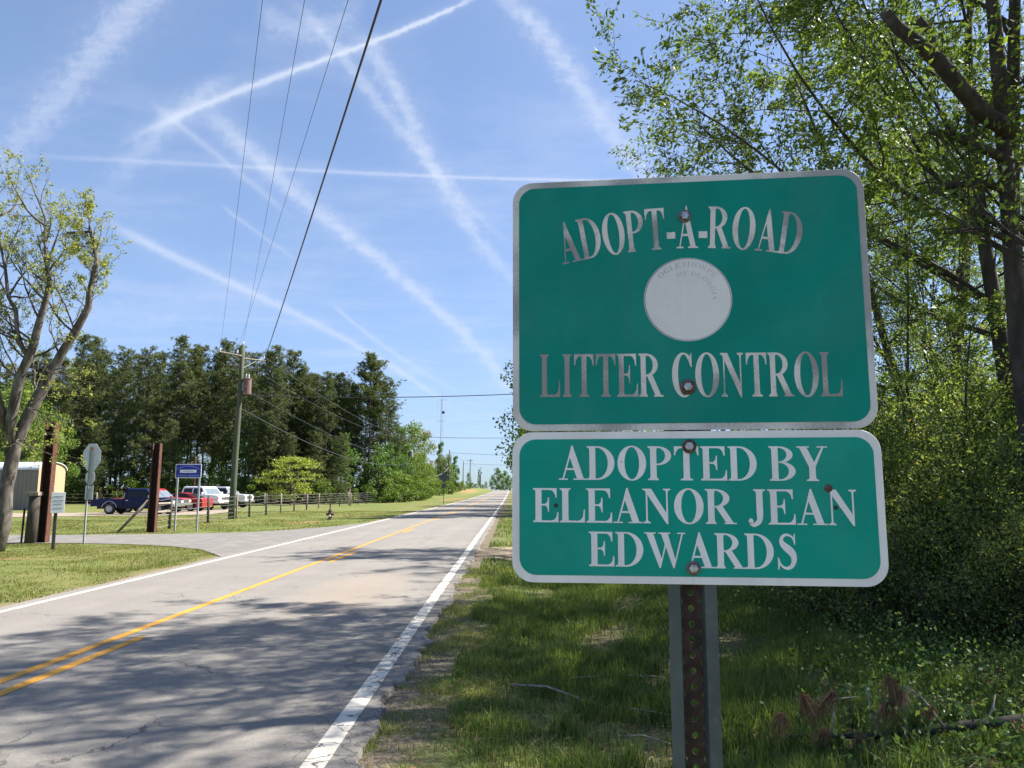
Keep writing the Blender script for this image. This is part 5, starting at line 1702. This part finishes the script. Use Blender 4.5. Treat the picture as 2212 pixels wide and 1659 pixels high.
# ------------------------------------------------------------------ blue board on two posts
bs = thing("blue_sign", "blue information board with white border and pale lettering on two thin posts", "sign", (vx(400, 31.9), 31.9, 0), R(-3))
for x in (-.46, .46):
    MB().box((x, .03, 1.25), (.065, .05, 2.75)).build("post", "galvanised_light", bs)
bb = MB().box((0, -.01, 2.45), (1.09, .016, .57)).build("board", "sign_white", bs, bevel=.003)
MB().box((0, -.021, 2.45), (1.03, .006, .51)).build("blue_face", "sign_blue", bb)
MB().box((.0, -.027, 2.44), (.70, .006, .125)).build("name_plate", "sign_white", bb)
def arch_bar():
    mb = MB()
    n = 26
    for i in range(n):
        if i in (9, 12):
            continue
        qs = []
        for k in (i + .12, i + .88):
            u = k / n * 2 - 1
            x = u * .47; z = 2.655 - .13 * u * u
            qs += [(x, -.026, z - .02), (x, -.026, z + .025)]
        mb.add(qs, [(0, 2, 3, 1)])
    return mb
arch_bar().build("arched_print", "sign_text_pale", bb)
mb = MB()
for i in range(25):
    if i == 11:
        continue
    x = -.46 + i * .0375
    mb.add([(x, -.026, 2.245), (x + .029, -.026, 2.245), (x + .029, -.026, 2.29), (x, -.026, 2.29)], [(0, 1, 2, 3)])
mb.build("straight_print", "sign_text_pale", bb)
mb = MB()
for i in range(9):
    x = -.2 + i * .045
    mb.add([(x, -.0315, 2.42), (x + .03, -.0315, 2.42), (x + .03, -.0315, 2.455), (x, -.0315, 2.455)], [(0, 1, 2, 3)])
mb.build("plate_print", "sign_text_pale", bb)

# ------------------------------------------------------------------ wire fences
def fence(name, label, pts, hh, post_r, mats, wires, rails=()):
    o0 = np.array([pts[0][0], pts[0][1], 0.0])
    root = thing(name, label, "fence", tuple(o0))
    fr = np.random.RandomState(int(abs(pts[0][0]) * 7))
    tops = []
    for i, (x, y) in enumerate(pts):
        p = np.array([x, y, float(gz(x, y))]) - o0
        h = hh * fr.uniform(.94, 1.07)
        ln = fr.normal(0, .02, 2)
        MB().tube([p + (0, 0, -.2), p + (ln[0] * .5, ln[1] * .5, h * .5), p + (ln[0], ln[1], h)], [post_r * fr.uniform(.9, 1.15)] * 3, 8).build("post", mats[i % len(mats)], root, smooth=True)
        tops.append((p, ln, h))
    for w in range(wires):
        t = .12 + .82 * w / (wires - 1)
        P = []
        for i in range(len(tops)):
            p, ln, h = tops[i]
            a = p + (ln[0] * t, ln[1] * t, hh * t)
            P.append(a + (0, -post_r, 0))
            if i < len(tops) - 1:
                p2, l2, h2 = tops[i + 1]
                b = p2 + (l2[0] * t, l2[1] * t, hh * t)
                P.append((a + b) / 2 + (0, -post_r, -.03 - .03 * fr.rand()))
        MB().tube(P, .006, 4, False).build("wire", "wire_steel", root)
    for i, t in rails:
        a = tops[i][0] + (0, 0, hh * t); b = tops[i + 1][0] + (0, 0, hh * t)
        MB().tube([a, b], .05, 7).build("rail", "wood_weathered", root, smooth=True)
    return root
fp = [(-14.75, 31.9), (-14.95, 34.1), (-15.5, 39.8), (-16.2, 45.8), (-16.3, 48.4), (-16.4, 52), (-16.9, 57), (-17.2, 61.5), (-17.4, 66), (-17.5, 70.5), (-17.5, 75), (-17.5, 79), (-17.4, 83), (-17.3, 87.5), (-17.2, 92), (-17.1, 97), (-17.0, 101)]
fence("wire_fence", "wire fence on weathered round posts running beside the road from the rusty beam", fp, 1.38, .062, ["wood_weathered", "wood_pole_far", "wood_pole_far"], 6, ((0, .55), (0, .80), (15, .7)))
fb2 = [(-52 + i * 4.4, 80.5 + .2 * (i % 3)) for i in range(9)]
fence("wire_fence", "wire fence on pale posts at the back of the lot in front of the pines", fb2, 1.3, .07, ["wood_weathered"], 4)
# slanted brace timber
o = MB().tube([(0, 0, 0), (1.1, .1, 1.25)], .055, 7).build("brace_timber", "wood_weathered", None, True, (-16.0, 31.8, 0))
tag(o, "slanted weathered timber brace leaning against the rusty beam by the fence", "timber")
o = MB().tube([(0, 0, 0), (0, 0, 4.6)], .07, 8).build("wooden_post", "rust_beam", None, True, (vx(412, 68), 68.5, 0))
tag(o, "thin reddish wooden post rising behind the white pickup", "post")

# ------------------------------------------------------------------ hydrant in the grass
hy = thing("fire_hydrant", "small rusty brown hydrant with a pointed cap standing in the mown grass", "hydrant", (vx(711, 44), 44.2, 0))
MB().lathe([(.17, 0), (.17, .05), (.10, .06), (.10, .32), (.15, .34), (.15, .38), (.11, .40)], 12).build("barrel", "hydrant_rust", hy, bevel=0)
MB().lathe([(.115, .40), (.11, .50), (.075, .58), (.05, .60), (.05, .66), (.02, .67)], 12).build("bonnet", "hydrant_rust", hy)
for s in (-1, 1):
    MB().lathe([(.055, .05), (.055, .18), (.065, .18), (.065, .22)], 8, (0, 0, .30), "x").build("outlet", "hydrant_rust", hy).scale = (s, 1, 1)
MB().lathe([(.06, -.20), (.07, -.20), (.07, -.08)], 8, (0, 0, .22), "y").build("front_outlet", "porcelain", hy)

# ------------------------------------------------------------------ power line
def catenary(a, b, sag, n=18):
    a, b = np.array(a, float), np.array(b, float)
    return [a + (b - a) * t + (0, 0, -4 * sag * t * (1 - t)) for t in np.linspace(0, 1, n + 1)]
def wire(a, b, sag, r, m, label, group=None, n=18):
    P = catenary(a, b, sag, n)
    o0 = P[0].copy()
    o = MB().tube([p - o0 for p in P], r, 5, False).build("overhead_wire", m, None, True, tuple(o0))
    return tag(o, label, "wire", group)
PA = np.array([vx(499, 45.2), 45.2, 0.0])
pole = thing("utility_pole", "tall green-tinted utility pole with crossarms and a rusty transformer", "pole", tuple(PA))
lean = np.array([.22, 0, 0])
ptA = lambda z: np.array([.022 * z, 0, z])
MB().tube([ptA(-.5), ptA(2), ptA(5), ptA(8), ptA(10.25)], [.19, .18, .16, .14, .125], 12).build("shaft", "wood_pole_green", pole, smooth=True)
ad = norm([.72, .55, 0])
ct = ptA(9.55)
arm = MB().tube([ct - ad * 1.35 + (0, -.14, .12), ct + (0, -.14, 0)], .055, 4).build("crossarm", "wood_weathered", pole)
arm2 = MB().tube([ct + (0, .14, -.1), ct + ad * 1.35 + (0, .14, -.12)], .055, 4).build("crossarm", "wood_weathered", pole)
att = []
for c, par in ((ct - ad * 1.25 + (0, -.14, .15), arm), (ct + ad * 1.25 + (0, .14, -.05), arm2), (ptA(10.25), pole), (ct - ad * .2 + (0, -.3, .1), arm)):
    MB().lathe([(.02, 0), (.05, .04), (.035, .08), (.06, .12), (.04, .17), (.03, .21)], 8, tuple(c)).build("insulator", "porcelain", par)
    att.append(PA + c + (0, 0, .2))
MB().tube([ct - ad * .9 + (0, -.14, .05), ptA(8.8)], .025, 4).build("arm_brace", "galvanised_light", pole)
MB().tube([ct + ad * .9 + (0, .14, -.1), ptA(8.8)], .025, 4).build("arm_brace", "galvanised_light", pole)
tcx = ptA(7.75) + (.42, -.05, 0)
tr_ = MB().lathe([(.20, -.50), (.24, -.48), (.24, .40), (.26, .41), (.26, .45), (.14, .50)], 16, tuple(tcx)).build("transformer", "transformer_rust", pole)
for s in (-.08, .08):
    MB().lathe([(.03, 0), (.045, .06), (.03, .10), (.045, .16), (.02, .26)], 8, (tcx[0] + s, tcx[1], tcx[2] + .48)).build("bushing", "porcelain", tr_)
MB().box((tcx[0] - .25, 0, tcx[2]), (.16, .12, .5)).build("hanger", "galvanised_light", pole)
MB().box((.02 * 9 - .45, -.05, 9.05), (.5, .08, .10)).build("fuse_arm", "galvanised_light", pole)
MB().lathe([(.03, -.2), (.05, -.18), (.05, .18), (.03, .2)], 8, (-.30, -.08, 9.0)).build("fuse", "transformer_rust", pole)

PZ = np.array([6.3, -12.0, 0.0])       # next pole, behind the viewer
polez = thing("utility_pole", "utility pole at the end of the span that crosses the road overhead", "pole", tuple(PZ))
MB().tube([(0, 0, -.5), (0, 0, 5), (0, 0, 10.6)], [.19, .16, .13], 10).build("shaft", "wood_pole_green", polez, smooth=True)
az = norm([.92, .39, 0])
MB().tube([np.array([0, 0, 10.2]) - az * 1.3, np.array([0, 0, 10.2]) + az * 1.3], .055, 4).build("crossarm", "wood_weathered", polez)
def through(px, py, zrel):
    v = view_ray(px, py)
    return v * (zrel / v[2]) + (0, 0, CAM_H)
def span_through(att_pt, q, label, r, m, ylen=-12.0, sag=.25):
    """wire from the pole that passes the given point in the air above the road"""
    a = np.array(att_pt); d = (q - a)
    e = a + d * ((ylen - a[1]) / d[1])
    P = catenary(a, e, sag, 60)
    # keep the span through q after sagging
    t = (q[1] - a[1]) / (e[1] - a[1])
    e2 = e + (0, 0, 4 * sag * t * (1 - t) / t)
    return wire(a, e2, sag, r, m, label, None, 60)
span_through(att[0], through(567, 0, 8.6), "thin bare power wire on the far side of the four wires crossing the road", .0062, "wire_alu")
span_through(att[2], through(658, 0, 8.7), "thin bare power wire second from the thick black cable", .0062, "wire_alu")
span_through(att[3], through(752, 0, 8.5), "thin bare power wire next to the thick black cable", .0062, "wire_alu")
span_through(att[1] + (0, 0, -.3), through(823, 0, 7.3), "thick black twisted cable crossing high over the road", .021, "wire_black")

def small_pole(x, ytop, d, label, arms=0, trans=False, r=.13):
    X = vx(x, d); g0 = float(gz(X, d))
    H = (1057 - ytop) / 1662.0 * d + 1.7 - g0
    root = thing("utility_pole", label, "pole", (X, d, g0))
    MB().tube([(0, 0, -.4), (0, 0, H * .5), (.01 * H, 0, H)], [r * 1.2, r * 1.1, r * .9], 8).build("shaft", "wood_pole_far", root, smooth=True)
    for k in range(arms):
        MB().box((.01 * H, -.15, H - .45 - k * .8), (2.2, .10, .12)).build("crossarm", "wood_weathered", root)
    MB().lathe([(.03, 0), (.06, .08), (.03, .2)], 6, (.01 * H, 0, H)).build("insulator", "porcelain", root)
    if trans:
        MB().lathe([(.22, -.5), (.25, -.45), (.25, .4), (.12, .5)], 10, (.4, -.05, H * .72)).build("transformer", "tower_steel", root)
        MB().box((.2, -.05, H * .72), (.2, .1, .3)).build("hanger", "galvanised_light", root)
    return root, np.array([X, d, g0 + H])
p2, t2 = small_pole(881, 942, 110, "dark utility pole with a grey transformer beside the leafy roadside trees", 0, True)
p3, t3 = small_pole(969, 973, 181, "dark utility pole without crossarm beyond the diamond sign", 0)
p4, t4 = small_pole(1000, 997, 272, "slim distant utility pole with no crossarm near the hill crest", 0)
p5, t5 = small_pole(1015, 992, 258, "distant utility pole with a crossarm near the hill crest", 1)
p6, t6 = small_pole(1038, 1009, 360, "farthest utility pole, small transformer, standing at the crest", 0, True)
pr1, tr1 = small_pole(1590, 760, 49, "utility pole across the road hidden behind the green sign", 1)
pr2, tr2 = small_pole(1343, 930, 112, "second utility pole across the road hidden behind the green sign", 1)
wire(att[1], t2 + (0, 0, -.1), .9, .014, "wire_alu", "bare wire sagging from the transformer pole to the next pole along the road")
wire(att[0], t2 + (0, 0, -.5), 1.1, .012, "wire_alu", "bare wire just below the top wire between the first two poles")
wire(PA + tcx + (.1, 0, -.3), t2 + (0, 0, -3.2), .9, .012, "wire_alu", "thin service wire running from the rusty transformer to the next pole")
wire(PA + ptA(6.5), t2 + (0, 0, -3.9), 1.4, .020, "wire_alu", "low cable sagging in front of the pines between poles")
wire(PA + ptA(7.2) , tr1 + (0, 0, -1.6), .55, .026, "wire_black", "dark wire crossing level over the road from the transformer pole")
wire(t2 + (0, 0, -.1), tr2 + (0, 0, -.3), .5, .03, "wire_black", "dark wire crossing the road from the pole beside the leafy trees")
wire(t3 + (0, 0, -.6), (30, 185, t3[2] - .8), .6, .035, "wire_alu", "distant wire crossing the road beyond the diamond sign")
wire(t2 + (0, 0, -3.9), t3 + (0, 0, -4.0), 2.0, .03, "wire_steel", "pale sagging cable beyond the second pole")
wire(t3 + (0, 0, -.2), t5 + (0, 0, -.3), 1.0, .03, "wire_alu", "thin far wire climbing toward the crossarm pole at the crest")
wire(t5 + (0, 0, -.3), t6 + (0, 0, -.3), 1.0, .035, "wire_alu", "thin far wire over the crest between the last poles")
wire(t4 + (0, 0, -.8), (40, 280, t4[2] - 1.0), .6, .04, "wire_alu", "faint distant wire crossing the road near the crest")

# diamond warning sign seen from behind
ds = thing("warning_sign", "dark back of a diamond warning sign with a small plate on a thin post", "sign", (vx(958, 88), 88, float(gz(vx(958, 88), 88))), R(6))
MB().box((0, .03, 1.75), (.06, .05, 3.6)).build("post", "galvanised", ds)
ngon_plate(4, .60, (0, 0, 3.05), .006).build("diamond_plate", "galvanised", ds)
MB().box((0, 0, 2.10), (.52, .006, .46)).build("small_plate", "galvanised", ds)

# radio mast
TX, TY = vx(952, 400), 400.0
tw_ = thing("radio_mast", "slim grey lattice radio mast rising behind the distant trees", "tower", (TX, TY, float(gz(TX, TY))))
HT = 46.0
def leg(k, z):
    r_ = .85 * (1 - z / HT) + .38
    a = 2 * math.pi * k / 3 + .4
    return np.array([r_ * math.cos(a), r_ * math.sin(a), z])
for k in range(3):
    MB().tube([leg(k, 0), leg(k, HT)], .07, 5).build("leg", "tower_steel", tw_)
br = MB()
for i in range(30):
    z0_, z1_ = HT * i / 30, HT * (i + 1) / 30
    for k in range(3):
        br.tube([leg(k, z0_), leg((k + 1) % 3, z1_)], .04, 3, False)
        br.tube([leg(k, z1_), leg((k + 1) % 3, z1_)], .035, 3, False)
br.build("bracing", "tower_steel", tw_)
MB().tube([(0, 0, HT), (.3, 0, HT + 4.5)], .05, 4).build("whip_antenna", "tower_steel", tw_)
MB().lathe([(.05, -.25), (.75, -.15), (.75, .15), (.05, .25)], 14, (.9, -.6, HT - 7.0), "y").build("dish_antenna", "plastic_black", tw_)
for z in (HT - .4, HT - 11.5):
    MB().box((0, 0, z), (4.4, .12, .14)).build("antenna_arm", "tower_steel", tw_)
for s in (-2.1, 2.1):
    MB().tube([(s, 0, HT - 11.5), (s, 0, HT - .5)], .035, 4).build("whip_antenna", "tower_steel", tw_)
